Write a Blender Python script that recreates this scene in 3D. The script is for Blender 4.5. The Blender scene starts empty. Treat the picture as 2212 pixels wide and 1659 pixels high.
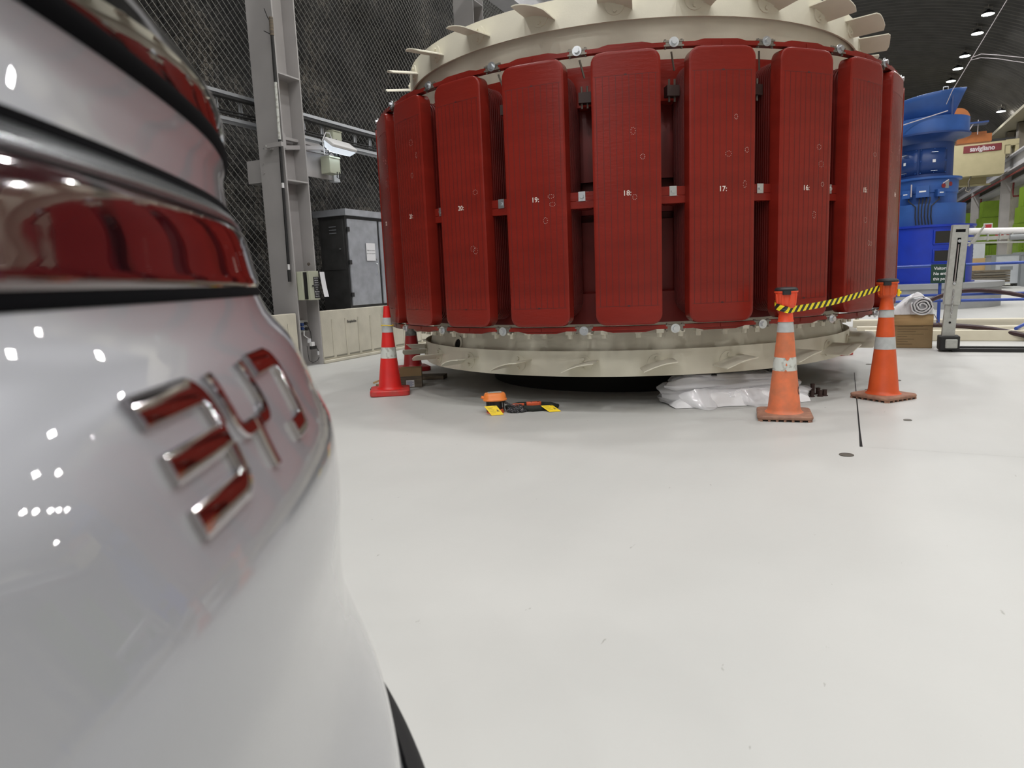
import bpy, bmesh, math, random
from mathutils import Vector, Matrix
random.seed(7)
pi=math.pi; sin=math.sin; cos=math.cos; R=math.radians
C=bpy.context.scene.collection
sc=bpy.context.scene

# ---------------------------------------------------------------- camera
F_PX=1475.2; PITCH=8.656; ROLL=2.3916; CAMH=1.145
cd=bpy.data.cameras.new('camera'); cam=bpy.data.objects.new('camera',cd); C.objects.link(cam)
cd.sensor_width=36; cd.sensor_fit='HORIZONTAL'; cd.lens=F_PX*36/2212
cam.location=(0,0,CAMH)
cam.matrix_world=Matrix.Translation((0,0,CAMH))@Matrix.Rotation(R(90-PITCH),4,'X')@Matrix.Rotation(-R(ROLL),4,'Z')
cd.clip_start=.02; cd.clip_end=300
cd.dof.use_dof=True; cd.dof.focus_distance=6.2; cd.dof.aperture_fstop=7.6
sc.camera=cam
# ---------------------------------------------------------------- world and exposure
w=bpy.data.worlds.new('world'); sc.world=w; w.use_nodes=True
w.node_tree.nodes['Background'].inputs[0].default_value=(.78,.84,1,1)
w.node_tree.nodes['Background'].inputs[1].default_value=.35
sc.view_settings.view_transform='Standard'; sc.view_settings.look='None'
sc.view_settings.exposure=0.0; sc.view_settings.gamma=1
sc.view_settings.use_curve_mapping=False
LAMP_L=350.0      # radiance of the high bay lamp lenses
LAMP_R=.21

# ---------------------------------------------------------------- helpers
AZ=R(26.3); HX=(sin(AZ),cos(AZ)); PX=(cos(AZ),-sin(AZ))   # hall axis s, cross axis t
def HP(s,t,z=0): return (HX[0]*s+PX[0]*t, HX[1]*s+PX[1]*t, z)

def mat(name,col,rough=.5,metal=0,var=0,vscale=3,bump=0,bscale=40,coat=0,col2=None,emit=0,alpha=1,trans=0,stretch=(1,1,1),spec=.5,coatr=.03,thr=(.35,.65)):
    m=bpy.data.materials.new(name); m.use_nodes=True; nt=m.node_tree; b=nt.nodes['Principled BSDF']
    b.inputs['Base Color'].default_value=(*col,1); b.inputs['Roughness'].default_value=rough
    b.inputs['Metallic'].default_value=metal; b.inputs['Coat Weight'].default_value=coat; b.inputs['Coat Roughness'].default_value=coatr
    b.inputs['Specular IOR Level'].default_value=spec
    b.inputs['Alpha'].default_value=alpha; b.inputs['Transmission Weight'].default_value=trans
    if emit: b.inputs['Emission Color'].default_value=(*col,1); b.inputs['Emission Strength'].default_value=emit
    tc=nt.nodes.new('ShaderNodeTexCoord'); mp=nt.nodes.new('ShaderNodeMapping'); nt.links.new(tc.outputs['Object'],mp.inputs[0]); mp.inputs['Scale'].default_value=stretch
    if var or col2:
        n=nt.nodes.new('ShaderNodeTexNoise'); n.inputs['Scale'].default_value=vscale; n.inputs['Detail'].default_value=6; nt.links.new(mp.outputs[0],n.inputs['Vector'])
        r=nt.nodes.new('ShaderNodeValToRGB'); r.color_ramp.elements[0].position=thr[0]; r.color_ramp.elements[1].position=thr[1]
        c2=col2 if col2 else tuple(min(1,c*(1+var)) for c in col); c1=col if col2 else tuple(c*(1-var) for c in col)
        r.color_ramp.elements[0].color=(*c1,1); r.color_ramp.elements[1].color=(*c2,1)
        nt.links.new(n.outputs[0],r.inputs[0]); nt.links.new(r.outputs[0],b.inputs['Base Color'])
    if bump:
        n2=nt.nodes.new('ShaderNodeTexNoise'); n2.inputs['Scale'].default_value=bscale; n2.inputs['Detail'].default_value=4; nt.links.new(mp.outputs[0],n2.inputs['Vector'])
        bp=nt.nodes.new('ShaderNodeBump'); bp.inputs['Strength'].default_value=bump; bp.inputs['Distance'].default_value=.01
        nt.links.new(n2.outputs[0],bp.inputs['Height']); nt.links.new(bp.outputs[0],b.inputs['Normal'])
    return m

class MB:
    def __init__(s): s.v=[]; s.f=[]; s.m=[]; s.sm=[]; s.T=None
    def add(s,vs,fs,mi=0,smooth=False):
        o=len(s.v)
        for p in vs:
            p=Vector(p)
            s.v.append(s.T@p if s.T else p)
        for f in fs: s.f.append([o+i for i in f]); s.m.append(mi); s.sm.append(smooth)
        return s
    def box(s,x0,x1,y0,y1,z0,z1,mi=0,M=None):
        vs=[Vector((x,y,z)) for z in (z0,z1) for y in (y0,y1) for x in (x0,x1)]
        if M: vs=[M@v for v in vs]
        return s.add(vs,[(0,2,3,1),(4,5,7,6),(0,1,5,4),(2,6,7,3),(0,4,6,2),(1,3,7,5)],mi)
    def rbox(s,x0,x1,y0,y1,z0,z1,r=.01,mi=0,M=None,n=3):   # box with rounded vertical edges
        pts=[]
        for cx,cy,a0 in ((x1-r,y1-r,0),(x0+r,y1-r,90),(x0+r,y0+r,180),(x1-r,y0+r,270)):
            for i in range(n+1):
                a=R(a0+90*i/n); pts.append((cx+r*cos(a),cy+r*sin(a)))
        return s.prism(pts,z0,z1,mi,M)
    def prism(s,pts,z0,z1,mi=0,M=None,smooth=False,bev=0):
        n=len(pts); vs=[Vector((x,y,z0)) for x,y in pts]+[Vector((x,y,z1)) for x,y in pts]
        if M: vs=[M@v for v in vs]
        fs=[(i,(i+1)%n,n+(i+1)%n,n+i) for i in range(n)]
        s.add(vs,fs,mi,smooth); o=len(s.v)-2*n
        s.f.append([o+i for i in range(n)][::-1]); s.m.append(mi); s.sm.append(False)
        s.f.append([o+n+i for i in range(n)]); s.m.append(mi); s.sm.append(False)
        return s
    def cyl(s,p0,p1,r0,r1=None,n=16,mi=0,cap=True,smooth=True):
        r1=r0 if r1 is None else r1; p0=Vector(p0); p1=Vector(p1); d=(p1-p0).normalized()
        a=d.orthogonal().normalized(); b=d.cross(a)
        vs=[p0+(a*cos(2*pi*i/n)+b*sin(2*pi*i/n))*r0 for i in range(n)]+[p1+(a*cos(2*pi*i/n)+b*sin(2*pi*i/n))*r1 for i in range(n)]
        s.add(vs,[(i,(i+1)%n,n+(i+1)%n,n+i) for i in range(n)],mi,smooth); o=len(s.v)-2*n
        if cap:
            s.f.append([o+i for i in range(n)][::-1]); s.m.append(mi); s.sm.append(False)
            s.f.append([o+n+i for i in range(n)]); s.m.append(mi); s.sm.append(False)
        return s
    def lathe(s,prof,n=32,mi=0,c=(0,0),a0=0,a1=360,smooth=True):   # prof: (r,z[,mi])
        full=abs(a1-a0)>=360; k=n if full else n+1; o=len(s.v); vs=[]
        for p in prof:
            for i in range(k):
                a=R(a0+(a1-a0)*i/n); vs.append((c[0]+p[0]*cos(a),c[1]+p[0]*sin(a),p[1]))
        s.add(vs,[],mi)
        for j in range(len(prof)-1):
            m_=prof[j][2] if len(prof[j])>2 else mi
            for i in range(n):
                i2=(i+1)%k
                s.f.append([o+j*k+i,o+j*k+i2,o+(j+1)*k+i2,o+(j+1)*k+i]); s.m.append(m_); s.sm.append(smooth)
        return s
    def tube(s,path,r,n=8,mi=0,closed=False,smooth=True):
        P=[Vector(p) for p in path]; k=len(P); rings=[]; up=None
        for i in range(k):
            if closed: d=(P[(i+1)%k]-P[i-1]).normalized()
            else: d=(P[min(i+1,k-1)]-P[max(i-1,0)]).normalized()
            if up is None: up=d.orthogonal().normalized()
            up=(up-d*up.dot(d)).normalized(); b=d.cross(up)
            rr=r[i] if isinstance(r,(list,tuple)) else r
            rings.append([P[i]+(up*cos(2*pi*j/n)+b*sin(2*pi*j/n))*rr for j in range(n)])
        vs=[v for q in rings for v in q]; fs=[]
        for i in range(k if closed else k-1):
            a=i*n; b2=((i+1)%k)*n
            for j in range(n): fs.append((a+j,a+(j+1)%n,b2+(j+1)%n,b2+j))
        s.add(vs,fs,mi,smooth)
        if not closed:
            o=len(s.v)-k*n
            s.f.append([o+j for j in range(n)][::-1]); s.m.append(mi); s.sm.append(False)
            s.f.append([o+(k-1)*n+j for j in range(n)]); s.m.append(mi); s.sm.append(False)
        return s
    def grid(s,nu,nv,fn,mi=0,smooth=True,closed_u=False,mf=None):
        vs=[fn(i/(nu-1 if not closed_u else nu),j/(nv-1)) for j in range(nv) for i in range(nu)]
        s.add(vs,[],mi); o=len(s.v)-nu*nv
        for j in range(nv-1):
            for i in range(nu if closed_u else nu-1):
                i2=(i+1)%nu
                s.f.append([o+j*nu+i,o+j*nu+i2,o+(j+1)*nu+i2,o+(j+1)*nu+i]); s.m.append(mf(i,j) if mf else mi); s.sm.append(smooth)
        return s
    def build(s,name,mats,parent=None,bevel=0,fix=True,solid=0,bseg=2):
        me=bpy.data.meshes.new(name); me.from_pydata([tuple(v) for v in s.v],[],s.f)
        if not isinstance(mats,(list,tuple)): mats=[mats]
        for m in mats: me.materials.append(m)
        me.polygons.foreach_set('material_index',s.m); me.polygons.foreach_set('use_smooth',s.sm)
        if fix:
            bm=bmesh.new(); bm.from_mesh(me); bmesh.ops.recalc_face_normals(bm,faces=bm.faces); bm.to_mesh(me); bm.free()
            me.set_sharp_from_angle(angle=R(38))
        me.update()
        o=bpy.data.objects.new(name,me); C.objects.link(o)
        if parent: o.parent=parent
        if solid:
            md=o.modifiers.new('solid','SOLIDIFY'); md.thickness=solid; md.offset=-1
        if bevel:
            md=o.modifiers.new('bevel','BEVEL'); md.width=bevel; md.segments=bseg; md.limit_method='ANGLE'; md.angle_limit=R(40)
        return o
def tag(o,label,cat,group=None):
    o['label']=label; o['category']=cat
    if group: o['group']=group
    return o
def thing(name,label,cat,loc=(0,0,0),rz=0,group=None):
    o=bpy.data.objects.new(name,None); C.objects.link(o); o.location=loc; o.rotation_euler=(0,0,rz); o.empty_display_size=.1
    return tag(o,label,cat,group)
def hall(name,label,cat,s=0,t=0,z=0,group=None): return thing(name,label,cat,HP(s,t,z),-AZ,group)
def struct(name,mb,mats,s=0,t=0,bevel=0,fix=True):
    o=mb.build(name,mats,None,bevel,fix); o.location=HP(s,t,0); o.rotation_euler=(0,0,-AZ); o['kind']='structure'; return o
def copy_tree(o,parent=None):
    c=o.copy(); C.objects.link(c)
    if parent: c.parent=parent
    for ch in list(o.children): copy_tree(ch,c)
    return c
def text_mb(txt,size,M,depth=.002,mb=None,mi=0,bold=0,align='CENTER'):
    cu=bpy.data.curves.new('t','FONT'); cu.body=txt; cu.size=size; cu.align_x=align; cu.align_y='CENTER'; cu.extrude=depth/2; cu.offset=bold; cu.resolution_u=3
    o=bpy.data.objects.new('t',cu); C.objects.link(o); dg=bpy.context.evaluated_depsgraph_get()
    me=bpy.data.meshes.new_from_object(o.evaluated_get(dg))
    mb=mb or MB(); mb.add([M@v.co for v in me.vertices],[tuple(p.vertices) for p in me.polygons],mi)
    bpy.data.objects.remove(o); bpy.data.curves.remove(cu); bpy.data.meshes.remove(me); return mb
def frame(o,x,y):   # matrix with given local x and y axes at o
    x=Vector(x).normalized(); y=Vector(y).normalized(); z=x.cross(y)
    m=Matrix((x,y,z)).transposed().to_4x4(); m.translation=Vector(o); return m
def hexbolt(mb,p,d,r,h,mi=0,washer=0,wmi=0):
    p=Vector(p); d=Vector(d).normalized()
    if washer: mb.cyl(p,p+d*.006,washer,n=24,mi=wmi); p=p+d*.006
    mb.cyl(p,p+d*h,r,n=6,mi=mi,smooth=False)

# ---------------------------------------------------------------- materials
M={}
M['red']=mat('rotor_red_enamel',(.205,.0165,.0105),.27,spec=.28,var=.1,vscale=2.5,bump=.13,bscale=22,stretch=(.6,.6,2.5))
M['red_coil']=mat('coil_red_shaded',(.12,.0095,.007),.42,spec=.3,var=.12,vscale=4)  # red darkened to paint in the shade between the poles
M['groove']=mat('groove_dark_red',(.05,.006,.005),.6)
M['cream']=mat('cream_paint',(.72,.69,.57),.45,var=.03,vscale=5,bump=.08,bscale=80)
M['zinc']=mat('zinc_plated_steel',(.62,.64,.66),.32,metal=.9)
M['dzinc']=mat('dull_hardware',(.23,.21,.18),.45,metal=.8)
M['galv']=mat('galvanised_steel',(.45,.46,.43),.5,metal=.35,var=.06,vscale=25)
M['black']=mat('black_paint',(.015,.015,.016),.5)
M['rubber']=mat('black_rubber',(.02,.02,.02),.7)
M['white']=mat('white_plastic',(.8,.8,.8),.45)
M['groove_shadow']=mat('groove_shadow_grey',(.30,.28,.22),.9)
M['paper']=mat('white_paper',(.82,.83,.85),.8)
M['colgrey']=mat('column_grey_paint',(.40,.385,.38),.5,var=.06,vscale=2)
M['concrete']=mat('cream_concrete',(.60,.57,.47),.75,var=.06,vscale=4,bump=.25,bscale=50)
M['beam']=mat('cream_timber_paint',(.72,.67,.53),.6,var=.05)
M['steelcab']=mat('cabinet_steel',(.44,.46,.50),.38,metal=.45,var=.12,vscale=5)
M['darkcab']=mat('cabinet_dark_steel',(.06,.06,.06),.45,metal=.3,var=.2,vscale=4)
M['boxgreen']=mat('pale_green_enclosure',(.45,.47,.36),.5)
M['blue']=mat('deep_blue_enamel',(.006,.035,.40),.35,var=.1,vscale=3)
M['blue2']=mat('mid_blue_enamel',(.03,.105,.36),.4,var=.12,vscale=2)
M['blue3']=mat('navy_blue_enamel',(.016,.05,.19),.4)
M['railblue']=mat('rail_blue_enamel',(.03,.075,.36),.35)
M['plinth']=mat('plinth_grey',(.33,.34,.35),.6,var=.05)
M['orange']=mat('cone_orange',(.66,.090,.018),.45,var=.08,vscale=8)
M['cone_dirty']=mat('cone_faded_orange',(.80,.20,.08),.55,col2=(.55,.17,.08),vscale=9)
M['conebase']=mat('cone_dirty_base',(.38,.20,.13),.7,col2=(.26,.13,.09),vscale=20)
M['conered']=mat('cone_red',(.68,.018,.016),.4,var=.08,vscale=6)
M['coneredb']=mat('cone_red_base',(.62,.02,.02),.5,col2=(.5,.06,.05),vscale=14)
M['conedark']=mat('cone_dark_red',(.30,.010,.012),.45,var=.1,vscale=6)
M['toporange']=mat('topper_orange',(.84,.085,.03),.38)
M['reflect']=mat('reflective_band',(.48,.50,.50),.35,var=.06,vscale=30)
M['worn']=mat('worn_reflective_band',(.42,.42,.38),.5,col2=(.62,.64,.60),vscale=22,thr=(.42,.5))
M['greyband']=mat('grey_worn_band',(.14,.14,.13),.6,var=.3,vscale=30)
M['yellow']=mat('yellow_plastic',(.85,.66,.01),.45)
M['tag']=mat('yellow_tag',(.92,.66,.02),.6)
M['card']=mat('cardboard',(.30,.21,.105),.8,var=.06)
M['cardl']=mat('cardboard_light_flap',(.55,.37,.18),.8,var=.05)
M['cloth']=mat('white_cloth',(.74,.75,.77),.9,bump=.35,bscale=45)
M['horange']=mat('hoist_orange',(.85,.24,.05),.35)
M['hook']=mat('hook_orange_red',(.75,.13,.05),.4)
M['chain']=mat('chain_dark_steel',(.16,.16,.17),.3,metal=.9)
M['sleeve']=mat('dark_green_black_sleeve',(.018,.022,.018),.8,bump=.4,bscale=60)
M['hose']=mat('dark_maroon_hose',(.035,.012,.014),.35)
M['wood']=mat('old_wood',(.20,.16,.11),.8,col2=(.10,.085,.07),vscale=6,stretch=(1,1,8))
M['brown']=mat('rust_brown_steel',(.045,.022,.018),.5)
M['lime']=mat('lime_green_paint',(.16,.27,.010),.5,var=.06)
M['crane']=mat('crane_cream_paint',(.44,.39,.23),.55,var=.04)
M['orangefar']=mat('crane_orange',(.38,.12,.025),.55,var=.1)
M['maroon']=mat('maroon_sign',(.16,.02,.025),.5)
M['silverletter']=mat('silver_letters',(.55,.50,.52),.45)
M['greensign']=mat('dark_green_sign',(.008,.045,.03),.5)
M['exitgreen']=mat('exit_sign_green',(.01,.20,.10),.4)
M['crate']=mat('pale_grey_crate',(.60,.63,.66),.55,var=.04)
M['crated']=mat('mid_grey_steel',(.28,.30,.31),.5)
M['runway']=mat('runway_beam_grey',(.42,.42,.44),.5,var=.05)
M['redpipe']=mat('red_pipe',(.20,.025,.025),.45)
M['lampbody']=mat('lamp_black_body',(.01,.01,.012),.4)
M['lens']=mat('lamp_lens',(1,.985,.97),.3,emit=LAMP_L)
M['tube']=mat('wall_lamp_tube',(.85,.92,1),.3,emit=9)
M['difclear']=mat('wall_lamp_cover',(.75,.82,.9),.3,emit=.7)
M['wire']=mat('galvanised_wire',(.40,.40,.38),.5,metal=.2)
M['net']=mat('black_net',(.008,.008,.008),.8)
M['dark']=mat('dark_gap',(.004,.004,.004),.9)
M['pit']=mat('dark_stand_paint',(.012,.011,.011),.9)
M['cabletray']=mat('tray_steel',(.50,.52,.55),.4,metal=.5)

# car
M['carpaint']=mat('silver_car_paint',(.335,.345,.375),.30,metal=.2,coat=1,coatr=.012)
M['carblack']=mat('black_bumper_plastic',(.012,.012,.013),.75,spec=.3)
M['carglass']=mat('dark_window_glass',(.006,.006,.007),.03,coat=1,spec=.8)
M['seamdark']=mat('car_seam_dark',(.003,.003,.004),.9,spec=.05)
M['lampglass']=mat('tail_lamp_glass',(.040,.004,.007),.06,coat=1,spec=.9,coatr=.01)
M['lampreflect']=mat('tail_lamp_reflection_stripe',(.008,.003,.005),.08,coat=1,spec=.9,coatr=.01)
M['trimgrey']=mat('satin_grey_trim',(.17,.18,.19),.2,metal=.6)
M['chrome']=mat('dark_chrome',(.50,.47,.48),.06,metal=1)
M['tyre']=mat('tyre_rubber',(.02,.02,.02),.8)

# rock: layered procedural
def rockmat():
    m=bpy.data.materials.new('rock_face'); m.use_nodes=True; nt=m.node_tree; b=nt.nodes['Principled BSDF']; b.inputs['Roughness'].default_value=.85
    tc=nt.nodes.new('ShaderNodeTexCoord'); mp=nt.nodes.new('ShaderNodeMapping'); mp.inputs['Scale'].default_value=(1,1,.45); nt.links.new(tc.outputs['Object'],mp.inputs[0])
    n=nt.nodes.new('ShaderNodeTexNoise'); n.inputs['Scale'].default_value=1.3; n.inputs['Detail'].default_value=8; n.inputs['Roughness'].default_value=.65; nt.links.new(mp.outputs[0],n.inputs['Vector'])
    r=nt.nodes.new('ShaderNodeValToRGB'); e=r.color_ramp.elements; e[0].position=.42; e[0].color=(.022,.022,.023,1); e[1].position=.72; e[1].color=(.17,.155,.13,1); x=r.color_ramp.elements.new(.56); x.color=(.06,.058,.055,1)
    nt.links.new(n.outputs[0],r.inputs[0])
    n2=nt.nodes.new('ShaderNodeTexNoise'); n2.inputs['Scale'].default_value=16; n2.inputs['Detail'].default_value=6; n2.inputs['Roughness'].default_value=.7; nt.links.new(mp.outputs[0],n2.inputs['Vector'])
    r2=nt.nodes.new('ShaderNodeValToRGB'); r2.color_ramp.elements[0].position=.42; r2.color_ramp.elements[0].color=(.25,.25,.26,1); r2.color_ramp.elements[1].position=.70; r2.color_ramp.elements[1].color=(2.6,2.5,2.4,1)
    nt.links.new(n2.outputs[0],r2.inputs[0])
    mx=nt.nodes.new('ShaderNodeMix'); mx.data_type='RGBA'; mx.blend_type='MULTIPLY'; mx.inputs[0].default_value=1; nt.links.new(r.outputs[0],mx.inputs[6]); nt.links.new(r2.outputs[0],mx.inputs[7]); nt.links.new(mx.outputs[2],b.inputs['Base Color'])
    bp=nt.nodes.new('ShaderNodeBump'); bp.inputs['Strength'].default_value=.9; bp.inputs['Distance'].default_value=.06; nt.links.new(n2.outputs[0],bp.inputs['Height']); nt.links.new(bp.outputs[0],b.inputs['Normal'])
    return m
M['rock']=rockmat()
def floormat():
    m=bpy.data.materials.new('grey_floor_paint'); m.use_nodes=True; nt=m.node_tree; b=nt.nodes['Principled BSDF']
    b.inputs['Specular IOR Level'].default_value=.35; tc=nt.nodes.new('ShaderNodeTexCoord'); 
    def noise(sc_,det,mpsc=(1,1,1),ro=.5):
        mp=nt.nodes.new('ShaderNodeMapping'); mp.inputs['Scale'].default_value=mpsc; nt.links.new(tc.outputs['Object'],mp.inputs[0])
        n=nt.nodes.new('ShaderNodeTexNoise'); n.inputs['Scale'].default_value=sc_; n.inputs['Detail'].default_value=det; n.inputs['Roughness'].default_value=ro; nt.links.new(mp.outputs[0],n.inputs['Vector']); return n
    n=noise(.8,6,(1,.5,1)); r=nt.nodes.new('ShaderNodeValToRGB'); r.color_ramp.elements[0].position=.3; r.color_ramp.elements[0].color=(.50,.505,.487,1); r.color_ramp.elements[1].position=.7; r.color_ramp.elements[1].color=(.555,.555,.533,1); nt.links.new(n.outputs[0],r.inputs[0])
    n2=noise(26,3,(1,.35,1)); r2=nt.nodes.new('ShaderNodeValToRGB'); r2.color_ramp.elements[0].position=.225; r2.color_ramp.elements[0].color=(.66,.65,.63,1); r2.color_ramp.elements[1].position=.27; r2.color_ramp.elements[1].color=(1,1,1,1); nt.links.new(n2.outputs[0],r2.inputs[0])
    mx=nt.nodes.new('ShaderNodeMix'); mx.data_type='RGBA'; mx.blend_type='MULTIPLY'; mx.inputs[0].default_value=1; nt.links.new(r.outputs[0],mx.inputs[6]); nt.links.new(r2.outputs[0],mx.inputs[7]); nt.links.new(mx.outputs[2],b.inputs['Base Color'])
    n3=noise(5,5,(1,.25,1)); mr=nt.nodes.new('ShaderNodeMapRange'); mr.inputs[3].default_value=.40; mr.inputs[4].default_value=.62; nt.links.new(n3.outputs[0],mr.inputs[0]); nt.links.new(mr.outputs[0],b.inputs['Roughness'])
    n4=noise(9,4); bp=nt.nodes.new('ShaderNodeBump'); bp.inputs['Strength'].default_value=.06; bp.inputs['Distance'].default_value=.02; nt.links.new(n4.outputs[0],bp.inputs['Height']); nt.links.new(bp.outputs[0],b.inputs['Normal'])
    return m
M['floor']=floormat()
M['ceil']=mat('dark_corrugated_sheet',(.045,.043,.040),.6,var=.2,vscale=1.5)
def film():
    m=mat('crumpled_clear_plastic',(.95,.95,.98),.10,bump=.55,bscale=5,stretch=(1,3,3),spec=.9,coat=.6,alpha=.5)
    return m
M['film']=film()
M['filmin']=mat('white_plastic_core',(.90,.90,.92),.5,bump=.4,bscale=14)

# ================================================================ SETTING
S0,S1,TL,TR=-56.0,84.0,-8.9,8.3
fl=MB(); fl.grid(30,70,lambda u,v:(TL-.4+(TR+.8-TL)*u,S0+(S1-S0)*v,0)); struct('floor',fl,M['floor'],fix=False)
# vault ceiling, corrugated across the hall
def vault_z(t):
    u=(t+.3)/8.9; return 7.2+4.6*math.sqrt(max(0,1-u*u*.985))
ce=MB(); nc=1400
def cf(u,v):
    t=TL-.3+(TR+.6-TL)*u; s=S0+(S1-S0)*v; return (t,s,vault_z(t)+ (.05 if int(v*(nc-1)+.5)%4<2 else -.05))
ce.grid(34,nc,cf,smooth=False); ce_o=struct('ceiling',ce,M['ceil'],fix=False)
# left rock wall
from mathutils import noise as mn
rk=MB()
def rf(u,v):
    s=-16+(46+16)*u; z=-.05+10.2*v
    d=mn.fractal(Vector((s*.35,z*.5,1.7)),1,2,4)*.5+mn.noise(Vector((s*1.3,z*1.9,4)))*.12+mn.noise(Vector((s*4,z*4,9)))*.05
    return (-8.95+max(-.5,min(.6,d)),s,z)
rk.grid(420,80,rf); struct('wall_left',rk,M['rock'],fix=False)
rk=MB(); rk.box(-9.0,-8.6,46,S1,0,9.5); struct('wall_left_far',rk,M['rock'])
rk=MB(); rk.box(-9.0,-8.6,S0,-16,0,9.5); struct('wall_left_rear',rk,M['rock'])
wr=MB(); wr.box(TR,TR+.3,S0,S1,0,9.0); struct('wall_right',wr,M['concrete'])
wb=MB(); wb.box(TL-.3,TR+.3,S0-.3,S0,0,12.5); struct('wall_back',wb,M['concrete'])
wf=MB(); wf.box(TL-.3,TR+.3,S1,S1+.3,0,12.5); struct('wall_front',wf,M['ceil'])
# floor hatch joint (tapering open seam) and plugs
g0=Vector((2.21,4.24,0)); g1=Vector((3.71,7.31,0)); d=(g1-g0).normalized(); n_=Vector((d.y,-d.x,0))
j=MB(); j.add([g0-n_*.007,g0+n_*.011,g0.lerp(g1,.12)+n_*.007,g1+n_*.0025,g1-n_*.0025,g0.lerp(g1,.12)-n_*.004],[(0,1,2,3,4,5)])
for v in j.v: v.z=.0012
jo=j.build('trim_1',M['dark'],fix=False); jo['kind']='structure'
j=MB(); a=g0+Vector(HP(0,.0)); b=g0+Vector(HP(-.02,1.1)); nn=Vector((HX[0],HX[1],0))*.0012
j.add([a-nn,b-nn,b+nn,a+nn],[(0,1,2,3)])
for v in j.v: v.z=.0012
jo=j.build('trim_2',mat('joint_grey',(.35,.35,.33),.7),fix=False); jo['kind']='structure'
M['plug']=mat('floor_plug_steel',(.13,.12,.10),.55,metal=.5)
for (x,y,r,lab) in ((2.03,4.06,.040,'round dark steel floor plug just in front of the open seam end'),(2.91,4.93,.027,'small steel floor plug right of the seam beside the nearer floor plug'),(3.83,6.69,.03,'small floor plug behind the right orange traffic cone'),(4.17,7.89,.03,'floor plug furthest back, beyond the end of the seam'),(3.30,6.22,.035,'floor plug by the left corner of the right traffic cone base')):
    p=MB(); p.cyl((0,0,0),(0,0,.003),r,n=24); p.lathe([(r*1.05,.001),(r*1.05,.004),(r*.9,.004),(r*.9,.003)],24)
    o=p.build('floor_plug',M['plug']); o.location=(x,y,0); tag(o,lab,'floor plug','steel plugs set in the floor')

# ---------------------------------------------------------------- ceiling lamps
lm=hall('high_bay_lamp','x','ceiling lamp')
b=MB(); b.lathe([(0,.17),(.06,.17),(.08,.10),(.17,.09),(LAMP_R+.015,.02),(LAMP_R+.015,-.012),(LAMP_R,-.012),(LAMP_R,0)],28); b.build('lamp_housing',M['lampbody'],lm)
b=MB(); b.tube([(-.14,0,.06),(-.14,0,.26),(.14,0,.26),(.14,0,.06)],.012,6); b.cyl((0,0,.25),(0,0,.42),.02); b.build('bracket',M['dzinc'],lm)
b=MB(); b.add([(LAMP_R*cos(-2*pi*i/14),LAMP_R*sin(-2*pi*i/14),-.006) for i in range(14)],[tuple(range(14))]); b.build('lens',M['lens'],lm,fix=False)
LABV={ (1.2,31.9):'round high bay lamp at the top frame edge above the cream fan blades',(1.2,38.5):'round high bay lamp just right of the lowest cream fan blade',
 (4.6,33.97):'round high bay lamp cut by the top frame edge left of the hanging cable',(4.6,36.47):'nearest whole lamp of the row leading down to the blue machine',
 (4.6,40.0):'second whole lamp of the row leading down to the blue machine',(4.6,44.9):'lamp below the bright floodlight in the row above the blue machine',(4.6,47.4):'lowest lamp of the row, right above the blue machine hood',
 (8.0,48.6):'round high bay lamp on its own at the right edge above the crane walkway',(4.6,42.3):'glaring floodlight in the middle of the lamp row above the blue machine'}
spots=[]
for t in (-5.6,-2.2,1.2,4.6,7.3):
    for s in ([-9,-3,2.5,8,14,21,27.5] if t!=7.3 else [-4,12,24]): spots.append((t,s))
    if t!=7.3: spots+=[(t,-17),(t,-26),(t,-36),(t,-47)]
    if t<0: spots+=[(t,36),(t,46),(t,58)]
spots+=[k for k in LABV if k!=(8.0,48.6)]+[(4.6,53),(4.6,61),(7.3,47.5)]
LABV[(7.3,47.5)]=LABV[(8.0,48.6)]
first=True
for (t,s) in spots:
    z=vault_z(t)-.42
    o=lm if first else copy_tree(lm); first=False
    o.location=HP(s,t,z)
    if (t,s) in LABV: o['label']=LABV[(t,s)]; o['group']='high bay lamps on the dark vault ceiling'
    else: o['label']='round black high bay lamp hung from the ceiling out of the picture'; o['group']='high bay lamps outside the picture'

# ---------------------------------------------------------------- chain link, net
ch=MB(); sA,sB,zT=-6.0,24.0,9.4; st=.125; wt=.0034
def wob(s,z): return -8.02+.10*mn.noise(Vector((s*.5,z*.4,3)))
def wire(mb,pts,r):
    vs=[]; n=len(pts)
    for (s,z) in pts:
        t=wob(s,z); vs+=[(t,s-r,z-r),(t,s+r,z+r),(t+2*r,s,z)]
    fs=[]
    for i in range(n-1):
        for k in range(3): fs.append((3*i+k,3*i+(k+1)%3,3*i+3+(k+1)%3,3*i+3+k))
    mb.add(vs,fs)
for sg in (1,-1):
    k=0; c0=sA-zT if sg>0 else sA; c1=sB if sg>0 else sB+zT
    c=c0
    while c<c1:
        za=max(0,(sA-c)*sg) if sg>0 else max(0,c-sB); zb=min(zT,sB-c) if sg>0 else min(zT,c-sA)
        if zb>za+.1:
            n=max(2,int((zb-za)/1.0)+1); wire(ch,[(c+sg*(za+(zb-za)*i/n),za+(zb-za)*i/n) for i in range(n+1)],wt)
        c+=st
o=ch.build('chain_link_fence',M['wire'],fix=False); o.rotation_euler=(0,0,-AZ); tag(o,'galvanised chain link mesh hung over the dark rock wall on the left','wire mesh')
nt_=MB(); g=.085; wn=.005
def wob2(s,z): return -8.22+.16*mn.noise(Vector((s*.7,z*.6,8)))
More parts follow.
